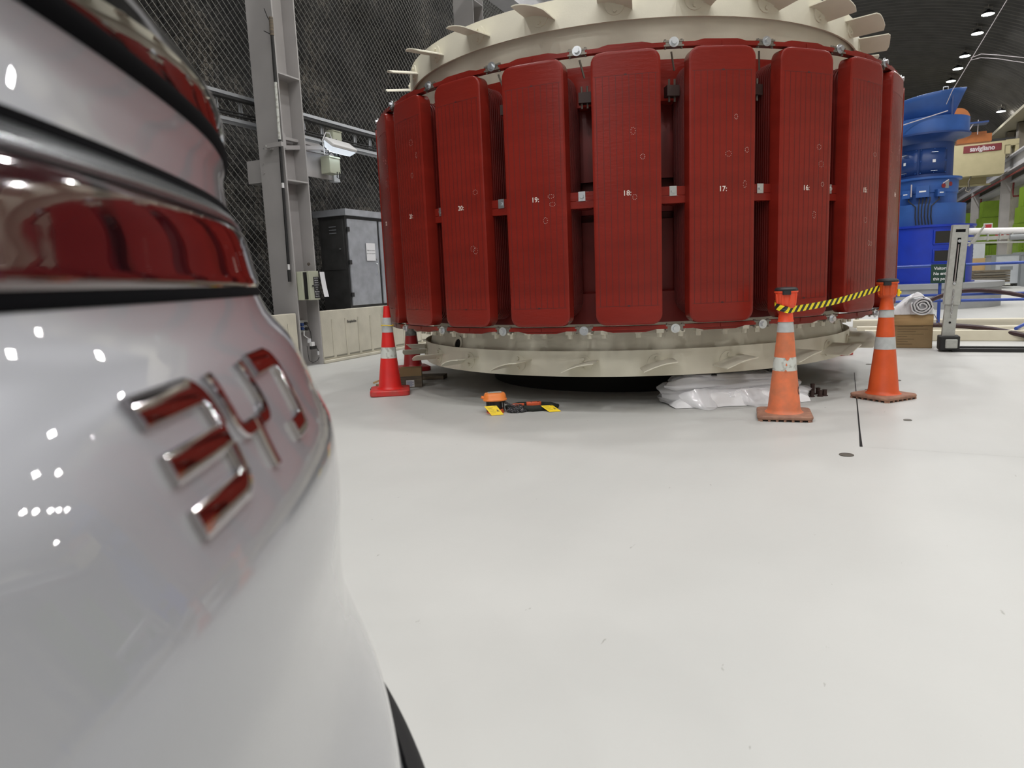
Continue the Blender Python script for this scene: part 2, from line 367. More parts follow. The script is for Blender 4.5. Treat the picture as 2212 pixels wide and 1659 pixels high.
def wire2(pts,hz):
    vs=[]
    for (s,z) in pts:
        t=wob2(s,z)
        if hz: vs+=[(t,s,z-wn),(t,s,z+wn)]
        else: vs+=[(t,s-wn,z),(t,s+wn,z)]
    nt_.add(vs,[(2*i,2*i+1,2*i+3,2*i+2) for i in range(len(pts)-1)])
s=sA
while s<sB: wire2([(s+.03*mn.noise(Vector((s,z,2))),z) for z in [x*.9 for x in range(11)]],False); s+=g
z=.0
while z<9.0: wire2([(sA+i*1.0,z+.04*mn.noise(Vector((i*.8,z,5)))) for i in range(int(sB-sA)+1)],True); z+=g
o=nt_.build('rockfall_net',M['net'],fix=False); o.rotation_euler=(0,0,-AZ); tag(o,'black square plastic net lying against the rock behind the chain link mesh','net')

# ---------------------------------------------------------------- left columns
def column(s,lab,full=True):
    r=hall('steel_column',lab,'column',s+.225,-7.37,0,'grey steel columns along the rock wall')
    w_=.235
    b=MB(); b.box(-w_,w_,-.225,-.205,0,9.2); b.box(-w_,w_,.205,.225,0,9.2); b.box(-.012,.012,-.205,.205,0,9.2)
    b.build('column_shaft',M['colgrey'],r)
    for z in ([2.66,4.09,5.5,6.9] if full else [4.1,5.5,6.9]):
        st_=MB(); st_.box(.012,w_,-.205,.205,z,z+.02); st_.box(-w_,-.012,-.205,.205,z,z+.02); st_.build('stiffener',M['colgrey'],r)
    if full:
        br=MB(); br.box(-.62,-.235,-.10,.10,2.70,3.02); br.build('side_bracket',M['colgrey'],r)
        bb=MB()
        for z in (2.80,2.93): hexbolt(bb,(-.17,-.225,z),(0,-1,0),.018,.015)
        bb.build('bolt',M['colgrey'],r)
        bb=MB(); hexbolt(bb,(.21,.1,1.5),(1,-.3,0),.018,.02,washer=.024); bb.build('bolt',M['dzinc'],r)
    return r
column(7.56,'grey steel H column beside the car with a black rod strapped to it')
column(13.35,'second grey steel column seen above the cream fan ring at the top left')
for s in (2.1,-3.3,18.4,23.9,29.4): column(s,'grey steel H column hidden from the picture by the car or rotor',False)
# runway beam left
b=MB(); b.box(-6.65,-6.2,S0,60,6.70,6.75); b.box(-6.47,-6.43,S0,60,6.75,7.45); b.box(-6.65,-6.25,S0,60,7.45,7.5); b.box(-6.50,-6.40,S0,60,7.5,7.6)
o=b.build('crane_runway_beam',M['runway']); o.rotation_euler=(0,0,-AZ); tag(o,'pale steel crane runway beam high on the left columns','beam','crane runway beams')

# cable ladder along left wall
r=hall('cable_ladder','steel cable ladder running along the chain link wall behind the column','cable tray',0,-7.78,0)
for z,n in ((3.84,'side_rail'),(3.50,'side_rail')):
    b=MB(); b.box(-.03,.03,-8,24,z-.015,z+.03); b.box(-.03,-.02,-8,24,z-.05,z+.03); b.build(n,M['cabletray'],r)
s=-6.0
while s<20:
    b=MB(); b.box(-.02,.0,s,s+.02,3.5,3.84); b.box(-.02,.0,s+.045,s+.06,3.5,3.84); b.build('rung',M['cabletray'],r); s+=.42
for z,rr in ((3.775,.03),(3.56,.018),(3.60,.014)):
    b=MB(); b.tube([(.04,-8+i*1.0,z+.012*sin(i*1.7)) for i in range(33)],rr,6); b.build('black_cable',M['rubber'],r)

# rod strapped to the column
r=hall('rod','tall black and white rod strapped upright to the grey column','rod',7.53,-7.10,0)
def rodx(z): return 0.0+(-.075)*(z-1.25)/3.6*(-1) if False else -.085*(1-(z-1.25)/3.6)
segs=[(1.25,1.42,'rubber',.024),(1.42,1.5,'white',.016),(1.5,2.55,'black',.020),(2.55,2.62,'white',.018),(2.62,3.2,'rubber',.020),(3.2,3.95,'worn',.020),(3.95,4.55,'rubber',.022),(4.55,4.78,'wood',.028)]
for z0,z1,m_,rr in segs:
    b=MB(); b.cyl((rodx(z0),-.03,z0),(rodx(z1),-.03,z1),rr,n=10); b.build('rod_section',M[m_],r)
b=MB(); b.tube([(.0,-.03,4.70),(-.05,-.04,4.78),(-.09,-.05,4.9)],.006,5); b.tube([(.0,-.03,4.55),(-.12,-.06,4.62)],.006,5); b.build('loose_wire',M['rubber'],r)
# strut with lamp
r=hall('strut','long steel channel strut clamped across the grey column carrying the wall lamp','strut',7.5,-7.07,3.13)
b=MB(); b.T=Matrix.Rotation(R(-2),4,'X'); b.box(-.35,.0,-.05,-.01,-.03,.03)
b.T=None; Mx=frame((-.30,-.06,-.02),(.22,1.0,.12),(0,0,1)); b.T=Mx; b.box(0,1.28,-.03,.03,-.02,.02); b.T=None
b.build('channel',M['colgrey'],r)
b=MB(); b.T=Mx; b.tube([(x*.02,.036*sin(x*1.2),.036*cos(x*1.2)) for x in range(16)],.008,5); b.T=None; b.build('tie_wire',M['galv'],r)
# wall lamp
r=hall('wall_lamp','lit white bulkhead lamp hanging from the strut right of the grey column','lamp',8.55,-6.95,3.24)
r.rotation_euler=(0,R(38),-AZ+R(4))
b=MB(); b.prism([(-.10,-.30),(.10,-.30),(.10,.30),(-.10,.30)],0,.055); b.build('lamp_body',M['white'],r,bevel=.015)
def frus(z0,z1,a0,b0,a1,b1):
    m=MB(); m.add([(-a0,-b0,z0),(a0,-b0,z0),(a0,b0,z0),(-a0,b0,z0),(-a1,-b1,z1),(a1,-b1,z1),(a1,b1,z1),(-a1,b1,z1)],[(0,1,2,3),(4,5,6,7),(0,1,5,4),(1,2,6,5),(2,3,7,6),(3,0,4,7)]); return m
frus(0,-.09,.095,.29,.065,.24).build('diffuser',M['difclear'],r)
b=MB(); b.cyl((-.02,-.22,-.092),(-.02,.22,-.092),.012,n=8); b.cyl((.03,-.22,-.092),(.03,.22,-.092),.012,n=8); b.build('lamp_tube',M['tube'],r)
def enclosure(nm,lab,s,t,z,dx,dy,dz,m,cat='junction box'):
    r=hall(nm,lab,cat,s,t,z); b=MB(); b.rbox(-dx,dx,-dy,dy,0,dz,.01); b.build('box_body',m,r)
    b=MB(); b.rbox(-dx-.004,dx+.012,-dy-.004,dy+.004,dz*.9,dz*.97,.01); b.build('lid_rim',m,r); return r
enclosure('junction_box','small pale green junction box above the lit wall lamp',8.68,-7.16,3.36,.07,.10,.15,M['boxgreen'])
enclosure('junction_box','pale green junction box with cable glands below the lit wall lamp',8.55,-7.16,2.86,.09,.12,.25,M['boxgreen'])
r=hall('mounting_plate','grey steel mounting plate behind the junction box under the wall lamp','plate',8.45,-7.30,2.80)
b=MB(); b.box(-.01,.01,-.3,.35,0,.5); b.build('plate_sheet',M['colgrey'],r)
b=MB(); b.box(-.06,.04,.28,.42,-.02,.35); b.build('angle_bracket',M['crate'],r)
b=MB(); b.box(-.02,.05,-.75,.3,.45,.49); b.box(-.02,.05,-.55,.2,.36,.39); b.box(-.03,.06,-.80,-.72,.33,.53); b.build('support_arm',M['colgrey'],r)
r=hall('cable_bundle','tangled black and white cables around the wall lamp','cables',8.3,-7.1,3.15)
b=MB()
for k in range(5):
    b.tube([(random.uniform(-.03,.08),.0+.08*i,.12*sin(i*.9+k)+.1) for i in range(7)],.008,5)
b.build('black_cable',M['rubber'],r)
b=MB(); b.tube([(.05,.0,-.05),(.06,-.03,.15),(.06,.05,.27),(.05,.15,.28),(.03,.22,.2)],.008,5); b.build('white_cable',M['white'],r)
for k in range(3):
    b=MB(); b.tube([(.1,.2+k*.05,-.28),(.1,.19+k*.05,-.36),(.1,.24+k*.05,-.38),(.1,.27+k*.05,-.30)],.008,5); b.build('black_cable',M['rubber'],r)

# electric box on the column channel
r=hall('electric_box','pale grey electric box with black notice fixed to the column channel','electric box',7.62,-7.06,.98)
r.rotation_euler=(0,0,-AZ+R(8))
b=MB(); b.box(-.10,.0,0,.30,0,.41); b.build('box_body',M['boxgreen'],r,bevel=.006)
b=MB(); b.box(.0,.05,.10,.34,-.005,.415); b.build('door',M['boxgreen'],r,bevel=.005)
b=MB(); b.box(-.0,.012,.03,.10,.01,.40); b.build('opening',M['dark'],r)
b=MB(); b.box(.05,.053,.20,.335,.02,.33); b.build('notice',M['black'],r)
b=MB()
for i,(tx,sz) in enumerate((('BUS SUPPLIES',.016),('SERVICE BAY',.016),('GENERATOR',.016),('MACHINE HALL',.016),('ISOLATE',.016),('FIRST',.016),('Please Check',.021),('Operator',.021),('Before Use',.021))):
    text_mb(tx,sz,frame((.054,.268,.31-i*.033),(0,1,0),(0,0,1)),.001,b)
b.build('notice_text',M['paper'],r)
b=MB(); b.cyl((.05,.17,.2),(.07,.17,.2),.014); b.build('lock_knob',M['black'],r)
r2=hall('paper_sheet','white sheet of paper sticking out behind the electric box','paper',7.93,-7.04,1.0)
b=MB(); b.grid(4,6,lambda u,v:(.02+.03*(1-v)**2,.02+.10*u+.03*(1-v),.01+.37*v)); b.build('sheet',M['paper'],r2)
r=hall('power_outlet','cluster of wall sockets with plugs inside the column channel','power outlet',7.72,-7.33,.40)
b=MB(); b.box(0,.05,0,.18,.1,.28); b.build('socket_plate',M['galv'],r,bevel=.005)
for k,(y,z,m_) in enumerate(((.03,.22,'blue3'),(.03,.16,'blue3'),(.11,.23,'black'),(.12,.15,'black'))):
    b=MB(); b.cyl((.05,y,z),(.09,y,z),.024,n=12); b.build('plug',M[m_],r)
b=MB(); b.tube([(.08,.05,.12),(.10,.02,.06),(.11,.07,.02),(.1,.12,.0)],.008,6); b.build('white_lead',M['white'],r)
b=MB(); b.box(.08,.10,.10,.17,-.06,.0); b.build('lead_label',M['paper'],r)
r=hall('power_adapter','black power adapter dangling on a thin looped cable in the column channel','adapter',7.85,-7.2,.0)
b=MB(); b.box(-.02,.02,-.03,.09,.24,.29); b.build('adapter_block',M['rubber'],r,bevel=.008)
b=MB(); b.box(-.02,.025,-.02,.04,.29,.35); b.build('adapter_plug',M['white'],r)
b=MB(); b.tube([(0,.01,.35),(0,0,.5),(-.02,-.03,.6),(-.03,-.04,.63)],.006,5); b.tube([(0,.09,.27),(0,.13,.22),(0,.15,.12),(0,.10,.06),(0,-.0,.04),(0,-.08,.08),(0,-.1,.3)],.004,5); b.build('thin_cable',M['rubber'],r)
b=MB(); b.box(.0,.006,.11,.14,.14,.20); b.build('cable_tag',M['paper'],r)

# cream barrier panels
def barrier(s0,s1,lab,gro):
    r=hall('barrier_panel',lab,'barrier',s0,-7.14,0,'cream concrete barrier panels along the rock wall')
    L=s1-s0; b=MB(); b.box(-.09,0,0,L,.05,.80); b.box(-.09,.03,0,L,0,.05)
    b.build('panel_slab',M['concrete'],r,bevel=.012)
    k=gro
    while k<L-.1:
        rb=MB(); rb.prism([(k,0),(k+.028,0),(k+.014,.014)],.10,.66,M=Matrix(((0,1,0,0),(1,0,0,0),(0,0,1,0),(0,0,0,1)))); k+=.315
        rb.build('rib',M['concrete'],r)
        rb=MB(); rb.box(-.001,.0015,k-.319,k-.315,.10,.66); rb.add([(.002,k-.319,.66),(.002,k-.290,.66),(.002,k-.317,.60)],[(0,1,2)]); rb.build('groove',M['groove_shadow'],r,fix=False)  # dark strip and notch paint the shadow of the recess by the rib
    sl=MB(); k=gro-.28
    while k<L-.05:
        a=max(k+.03,.02); c=min(k+.28,L-.02)
        if c>a: sl.box(-.001,.004,a,c,.075,.10)
        k+=.315
    sl.build('drain_slot',mat('slot_shadow_grey',(.25,.24,.19),.9),r)
    return r
barrier(-1.9,.8,'cream concrete barrier panel hidden behind the car',.3)
barrier(2.6,4.15,'cream barrier panel far behind the car',.3)
barrier(4.2,7.52,'cream barrier panel left of the grey column, partly behind the silver car',.3)
bp=barrier(8.02,10.35,'cream barrier panel under the steel cabinet with small dark lettering',.24)
tb=text_mb('Erqduides',.058,frame((.004,.72,.60),(0,1,0),(0,0,1)),.002,bold=.001); tb.build('lettering',mat('stencil_black',(.05,.05,.045),.7),bp)
barrier(10.4,13.3,'cream barrier panel behind the red traffic cones',.3)
barrier(13.85,17.0,'cream barrier panel farther along, seen under the rotor coils',.3)
r=hall('exit_sign','small green running man exit sign on the barrier by the red cone','exit sign',9.60,-7.10,.58)
b=MB(); b.box(-.02,.01,0,.44,0,.22); b.build('sign_board',M['exitgreen'],r)
b=MB(); b.cyl((.012,.10,.17),(.016,.10,.17),.02,n=10)
def stroke2(mb,pts,w,x0,x1):
    for (a,b_) in zip(pts[:-1],pts[1:]):
        a=Vector((0,*a)); b_=Vector((0,*b_)); dd=(b_-a).normalized(); nn=Vector((0,-dd.z,dd.y))*w/2
        mb.add([(x1,*(a-nn)[1:]),(x1,*(b_-nn)[1:]),(x1,*(b_+nn)[1:]),(x1,*(a+nn)[1:])],[(0,1,2,3)])
stroke2(b,[(.10,.15),(.13,.08),(.19,.07),(.18,.02)],.025,.01,.014); stroke2(b,[(.13,.08),(.09,.03),(.04,.03)],.022,.01,.014); stroke2(b,[(.05,.11),(.10,.145),(.16,.12)],.018,.01,.014)
stroke2(b,[(.26,.02),(.26,.20),(.40,.20),(.40,.02)],.02,.01,.014); b.build('pictogram',mat('pale_pictogram',(.75,.85,.72),.5),r)

# steel cabinet above barrier (stands on its own behind the barrier)
r=hall('steel_cabinet','tall stainless steel cabinet standing behind the cream barrier left of the rotor','cabinet',8.88,-7.22,0)
b=MB(); b.box(-.56,-.02,0,1.75,0,2.27); b.build('cabinet_body',M['darkcab'],r)
b=MB(); b.box(-.62,.05,-.06,1.82,2.27,2.37); b.build('cabinet_roof',M['steelcab'],r)
for k,(y0,y1) in enumerate(((.03,.80),(.86,1.70))):
    b=MB(); b.box(-.02,.005,y0,y1,.84,2.22); dr=b.build('door',M['steelcab'],r,bevel=.004)
    b=MB(); yh=y1-.09 if k==0 else y0+.09
    b.tube([(.005,yh,1.32),(.04,yh,1.35),(.04,yh,1.48),(.005,yh,1.52)],.008,6); b.build('handle',M['zinc'],dr)
    b=MB(); b.cyl((.005,yh,1.60),(.03,yh,1.60),.018,n=10); b.build('lock',M['zinc'],dr)
    if k==0:
        for z in (.98,1.5,2.02):
            b=MB(); b.box(.0,.02,y0-.03,y0+.03,z,z+.07); b.build('hinge',M['black'],dr)
sd=MB(); sd.box(-.50,-.06,-.012,0,1.42,2.22); sdo=sd.build('side_door',M['darkcab'],r,bevel=.004)
b=MB()
for k in range(3): b.box(-.34,-.20,-.018,-.008,2.0+k*.05,2.012+k*.05)
b.build('vent_louvre',M['steelcab'],sdo)
b=MB(); b.cyl((-.13,-.02,1.75),(-.13,-.04,1.75),.012,n=8); b.build('knob',M['zinc'],sdo)
r3=hall('paper_notice','white paper notice taped to the door of the steel cabinet','notice',9.33,-7.205,1.56)
b=MB(); b.box(.001,.003,0,.24,0,.29); b.build('sheet',M['paper'],r3)
b=MB(); text_mb('Height and confined',.026,frame((.0035,.12,.17),(0,1,0),(0,0,1)),.0006,b); text_mb('space rescue equipment',.023,frame((.0035,.12,.12),(0,1,0),(0,0,1)),.0006,b); b.build('print',mat('print_grey',(.08,.08,.09),.7),r3)

# ================================================================ ROTOR
RCX,RCY=1.4158,8.2709
rot=thing('generator_rotor','large dark red generator rotor with twenty-four pole coils and cream fan rings','generator rotor',(RCX,RCY,0))
NP=24; PH0=R(-1.7985)-pi/2        # bolt angle for index 0; pole centres half a step on
def pol(r_,a,z): return Vector((r_*cos(a),r_*sin(a),z))
# pole face mesh at angle 0 (radial = +x), width along y
def polemesh():
    b=MB(); hw=.262; z0,z1=.748,2.828; rc=.085; nz=40; 
    # outline of rounded rect sampled in rows; convex face
    def face_x(y): return 2.832-.16*y*y
    ny=19
    rows=[]
    zz=[z0+ (z1-z0)*k/60 for k in range(61)]
    zz=sorted(set([z0+rc*(1-cos(R(a))) for a in range(0,91,15)]+[z1-rc*(1-cos(R(a))) for a in range(0,91,15)]+[z0+rc+ (z1-z0-2*rc)*k/16 for k in range(17)]))
    vs=[]; nr=len(zz)
    for z in zz:
        h=hw
        if z<z0+rc: h=hw-rc+math.sqrt(max(0,rc*rc-(z0+rc-z)**2))
        if z>z1-rc: h=hw-rc+math.sqrt(max(0,rc*rc-(z-z1+rc)**2))
        for i in range(ny):
            u=-1+2*i/(ny-1); u=math.copysign(1-(1-abs(u))**1.6,u); y=u*h
            e=(1-abs(u))*h   # distance to edge, soften
            x=face_x(y)-max(0,.010-e)*.6
            ez=min(z-z0,z1-z); x-=max(0,.010-ez)*.6
            vs.append((x,y,z))
    b.add(vs,[],0); 
    for j in range(nr-1):
        for i in range(ny-1): b.f.append([j*ny+i,j*ny+i+1,(j+1)*ny+i+1,(j+1)*ny+i]); b.m.append(0); b.sm.append(True)
    # rim going back
    edge=[i for i in range(ny)]+[ny-1+j*ny for j in range(1,nr)]+[(nr-1)*ny+i for i in range(ny-2,-1,-1)]+[j*ny for j in range(nr-2,0,-1)]
    o=len(b.v)
    for e in edge: v=b.v[e].copy(); v.x=2.71; b.v.append(v)
    n=len(edge)
    for k in range(n): b.f.append([edge[k],edge[(k+1)%n],o+(k+1)%n,o+k]); b.m.append(0); b.sm.append(True)
    # end plate line: slightly raised plates at both ends
    return b,face_x
pb,face_x=polemesh(); pole0=pb.build('pole_shoe',M['red'],rot)
gm=MB()
for k in range(10):
    y=-.225+k*.05
    x=face_x(y)+.0006
    gm.add([(x,y-.0016,.90),(x,y+.0016,.90),(x,y+.0016,2.65),(x,y-.0016,2.65)],[(0,1,2,3)])
for z in (.90,2.65):
    gm.add([(face_x(y)+.0006,y,z-.0012) for y in [-.24+.06*i for i in range(9)]]+[(face_x(y)+.0006,y,z+.0012) for y in [-.24+.06*i for i in range(9)]],[(i,i+1,i+10,i+9) for i in range(8)])
    gm.add([(face_x(0)+.001,-.010,z-.004),(face_x(0)+.001,.010,z-.004),(face_x(0)+.001,.010,z+.008),(face_x(0)+.001,-.010,z+.008)],[(0,1,2,3)])
groove0=gm.build('groove_line',M['groove'],pole0,fix=False)
# winding
def windmesh():
    b=MB(); prof=[]
    x0,x1=2.44,2.715; nt2=11
    for k in range(nt2):
        xa=x0+(x1-x0)*k/nt2; xb=x0+(x1-x0)*(k+1)/nt2
        prof+=[(xa+.003,0),(xa+.006,.006),(xb-.006,.006),(xb-.003,0)]
    def outline(ex):
        hw=.255+ex; za,zb=.80-ex,2.78+ex; r_=.15; pts=[]
        for cy,cz,a0 in ((hw-r_,zb-r_,0),(-hw+r_,zb-r_,90),(-hw+r_,za+r_,180),(hw-r_,za+r_,270)):
            for i in range(7): a=R(a0+15*i); pts.append((cy+r_*cos(a),cz+r_*sin(a)))
        return pts
    n=28; vs=[]
    for (x,e) in prof: vs+=[(x,y,z) for y,z in outline(e)]
    fs=[]
    for j in range(len(prof)-1):
        for i in range(n): fs.append((j*n+i,j*n+(i+1)%n,(j+1)*n+(i+1)%n,(j+1)*n+i))
    b.add(vs,fs,0,False); L=len(prof)-1
    b.f.append([L*n+i for i in range(n)]); b.m.append(0); b.sm.append(False)
    return b
wind0=windmesh().build('pole_winding',M['red_coil'],rot)
b=MB()    # connector lugs between coils near the top
for y in (-.30,-.345):
    for z in (2.50,2.60): b.cyl((2.60,y,z-.02),(2.60,y,z+.05),.009,n=6,mi=1)
b.box(2.55,2.63,-.37,-.27,2.52,2.60,0)
lug0=b.build('coil_connector',[M['brown'],M['dzinc']],rot)
# mid clamp between coils, at angle 0 = gap centre
b=MB(); b.box(2.66,2.735,-.105,.105,1.75,1.82); b.prism([(2.735,-.10),(2.735,.10),(2.55,.04),(2.55,-.04)],1.69,1.75); mid0=b.build('coil_clamp',M['red'],rot,bevel=.004)
b=MB(); b.box(2.735,2.742,-.028,.028,1.748,1.822); hexbolt(b,(2.742,0,1.785),(1,0,0),.017,.014); cl0=b.build('clamp_plate',M['zinc'],mid0)
# damper ring segment per pole (centre at pole angle), and joint + bolt per gap
def damper(top):
    b=MB(); z=2.853 if top else .722; th=.016; ha=pi/NP*.83; n=14
    sgn=1 if top else -1
    def ring(r0,r1,za,zb,h):
        vs=[]
        for i in range(n+1):
            a=-h+2*h*i/n
            for r_,zz in ((r0,za),(r1,za),(r1,zb),(r0,zb)): vs.append(pol(r_,a,zz))
        fs=[]
        for i in range(n):
            for k in range(4): fs.append((4*i+k,4*i+(k+1)%4,4*i+4+(k+1)%4,4*i+4+k))
        fs+=[(0,1,2,3),(4*n,4*n+1,4*n+2,4*n+3)]
        b.add(vs,fs,0,False)
    ring(2.74,2.80,z-th,z+th,ha)
    # widened tab over the pole
    vs=[]; prof=[(-.21,0),(-.17,.010),(-.13,.018),(.13,.018),(.17,.010),(.21,0)]
    z2=z+sgn*th
    for y,d_ in prof:
        for r_ in (2.70,2.788):
            for zz in (z2,z2+sgn*(d_+.002)): vs.append((math.sqrt(r_*r_-y*y),y,zz))
    fs=[]
    for i in range(len(prof)-1):
        a=4*i; c=4*i+4
        fs+=[(a+2,a+3,c+3,c+2),(a,a+1,c+1,c),(a+1,a+3,c+3,c+1)]
    b.add(vs,fs)
    b.box(2.802,2.806,-.0015,.0015,z-th,z+th)
    return b.build('damper_ring_segment',M['red'],rot)
dt0=damper(True); db0=damper(False)
def joint(top):
    z=2.860 if top else .716; b=MB()
    b.box(2.735,2.80,-.075,.075,z-.022,z-.010); b.box(2.735,2.80,-.075,.075,z+.010,z+.022); b.box(2.76,2.796,-.065,.065,z-.01,z+.01)
    for y in (-.062,.062):
        for sg in (-1,1): b.cyl((2.775,y,z+sg*.018),(2.775,y,z+sg*.034),.010,n=6)
    return b.build('ring_joint',M['dzinc'],rot)
def bolt(top):
    z=2.868 if top else .708; b=MB(); hexbolt(b,(2.80,0,z),(1,0,-.05 if top else .05),.022,.022,washer=.037); b.lathe([(0,0)],3)
    return b
jt0=joint(True); jb0=joint(False)
def boltobj(top,par):
    z=2.868 if top else .708; b=MB(); hexbolt(b,(2.798,0,z),(1,0,0),.022,.024,washer=.037); return b.build('ring_bolt',M['zinc'],par)
bt0=boltobj(True,jt0); bb0=boltobj(False,jb0)
b=MB(); b.cyl((2.70,0,2.83),(2.66,.03,2.70),.008,n=6); rod0=b.build('tie_rod',M['dzinc'],jt0)
nums={0:'17',-1:'18',-2:'19',-3:'20',-4:'21',1:'16',2:'15',3:'14',-5:'22'}
M['chalk']=mat('white_chalk_marking',(.75,.68,.62),.9)
def rotz(o,a): o.rotation_euler=(0,0,a)
for k in range(NP):
    i=k if k<NP/2 else k-NP
    ag=PH0+i*2*pi/NP; ap=ag+pi/NP
    if k==0: objs=(pole0,wind0,lug0,dt0,db0,mid0,jt0,jb0)
    else:
        objs=[]
        for src in (pole0,wind0,lug0,dt0,db0,mid0,jt0,jb0):
            c=src.copy(); C.objects.link(c); objs.append(c)
            for gch in src.children:
                if gch.name.startswith('chalk'): continue
                d_=gch.copy(); C.objects.link(d_); d_.parent=c
    for o in objs[:5]: rotz(o,ap)
    for o in objs[5:]: rotz(o,ag)
    if i in nums:
        b=text_mb(nums[i]+':',.056,frame((face_x(0)+.001,0.0,1.775),(0,1,0),(0,0,1)),.001,bold=.0006)
        b.build('chalk_number',M['chalk'],objs[0])
        rr=random.Random(i+40)
        mk=MB()
        for q in range(3 if i<0 else 4):
            cy,cz=rr.uniform(.02,.2),rr.uniform(1.3,2.45); ra,rb=rr.uniform(.012,.03),rr.uniform(.014,.028)
            for a in range(9):
                an=a*2*pi/9; y=cy+ra*cos(an); z=cz+rb*sin(an); x=face_x(y)+.0012
                mk.add([(x,y-.002,z-.002),(x,y+.002,z-.0015),(x,y+.002,z+.002),(x,y-.0015,z+.002)],[(0,1,2,3)])
        mk.build('chalk_dots',M['chalk'],objs[0],fix=False)
# rim body
b=MB(); b.lathe([(1.2,.80),(2.40,.80),(2.43,.84),(2.43,1.60),(2.36,1.60),(2.36,1.66),(2.43,1.66),(2.43,1.86),(2.36,1.86),(2.36,1.93),(2.43,1.93),(2.43,2.76),(2.40,2.80),(1.2,2.80)],96,smooth=False); b.build('rotor_rim',M['red_coil'],rot)
b=MB(); b.lathe([(2.40,2.50),(2.50,2.52),(2.50,2.835),(2.40,2.835)],96); b.build('coil_support_ring',M['red'],rot)
b=MB(); b.lathe([(2.40,.74),(2.47,.74),(2.47,1.0),(2.40,1.02)],96); b.build('coil_support_ring',M['red_coil'],rot)
b=MB(); b.lathe([(0,3.4),(.9,3.4),(.95,2.9),(1.9,2.9)],64); b.build('hub',M['cream'],rot)
b=MB(); b.lathe([(1.7,.245),(1.7,.82)],64); b.build('lower_hub',M['cream'],rot)
# fan rings
def fanring(za,zb,plate_z,up):
    b=MB(); r0,r1=2.405,2.42
    b.lathe([(r0,za),(r1,za),(r1,zb),(r0,zb),(r0,za)],120)
    if up: b.lathe([(2.406,zb-.02),(2.27,2.78),(2.25,2.79),(2.406,zb-.005)],120)
    else: b.lathe([(2.406,za+.02),(2.27,.83),(2.25,.82),(2.406,za+.005)],120)
    return b.build('fan_ring',M['cream'],rot)
fanring(3.18,3.41,0,True); fanring(.272,.50,0,False)
# brackets / nuts under the rim (lower) and holes in the lower ring plate
b=MB(); b.box(2.50,2.56,-.03,.03,.655,.70); b.cyl((2.53,0,.62),(2.53,0,.66),.022,n=6); hn0=b.build('hanging_nut',M['cream'],rot)
angs=[]
for i in range(-9,9):
    for o_ in ((-.07,.0,.05) if i%2 else (-.10,-.03,.04,.10)): angs.append(PH0+i*2*pi/NP+o_)
for q,a in enumerate(angs[:60]):
    o=hn0 if q==0 else hn0.copy()
    if q: C.objects.link(o)
    rotz(o,a)
b=MB(); b.lathe([(.0,.0),(.055,.0)],20); b.lathe([(.055,-.004),(.055,.006),(.085,.006),(.085,-.004)],20,mi=1); lh0=b.build('lifting_hole',[M['dark'],M['cream']],rot)
for q,(x,y) in enumerate(((1060,735),(1758,708))):
    o=lh0 if q==0 else lh0.copy()
    if q: C.objects.link(o)
    a=R(214) if q==0 else R(332); r_=2.25
    o.location=pol(2.352,a,.52); o.rotation_euler=(0,R(76),a)
# fan blades
def blade(up):
    b=MB(); be=R(15)*(1 if up else -1); zc=3.30 if up else .385
    # local x radial, y tangential(ccw)
    n=8; L=.275; vs=[]
    ch0,ch1=.145,.150
    for s_ in (0,1):
        for i in range(n+1):
            x=2.42+L*i/n
            for jx in range(7):
                v=-1+2*jx/6; cl=ch0
                xx=x
                if i==n: xx=x-.022*abs(v)**5
                y=v*cl; camb=.018*(1-v*v)*(1 if up else 1)
                z=zc-sin(be)*y+ camb-.009*(1 if s_ else 0)
                vs.append((math.sqrt(max(0,xx*xx-(y*y if i==0 else 0))),y*cos(be),z))
    fs=[]; m=7*(n+1)
    for i in range(n):
        for jx in range(6):
            a=i*7+jx; fs.append((a,a+1,a+8,a+7)); fs.append((m+a,m+a+1,m+a+8,m+a+7))
    for i in range(n):
        for jx in (0,6): a=i*7+jx; fs.append((a,a+7,m+a+7,m+a))
    for jx in range(6): a=n*7+jx; fs.append((a,a+1,m+a+1,m+a)); a=jx; fs.append((a,a+1,m+a+1,m+a))
    b.add(vs,fs,0,False)
    o=b.build('fan_blade',M['cream'],rot)
    b=MB(); b.cyl((2.418,0,zc),(2.430,0,zc),.078,n=28)
    f=b.build('blade_flange',M['cream'],o)
    for sg in (-1,1): b=MB(); hexbolt(b,(2.430,0,zc+sg*.045),(1,0,0),.017,.014); b.build('blade_bolt',M['cream'],o)
    return o
for up in (True,False):
    b0=blade(up); ph=4.0 if up else 11.2
    for k in range(24):
        if k==0: o=b0
        else:
            o=b0.copy(); C.objects.link(o)
            for gch in b0.children: d_=gch.copy(); C.objects.link(d_); d_.parent=o
        rotz(o,R(ph+15*k))
# support stand
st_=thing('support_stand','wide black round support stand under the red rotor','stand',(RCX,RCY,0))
b=MB(); b.lathe([(0,0),(1.62,0),(1.62,.245),(0,.245)],64); b.build('stand_drum',M['pit'],st_)

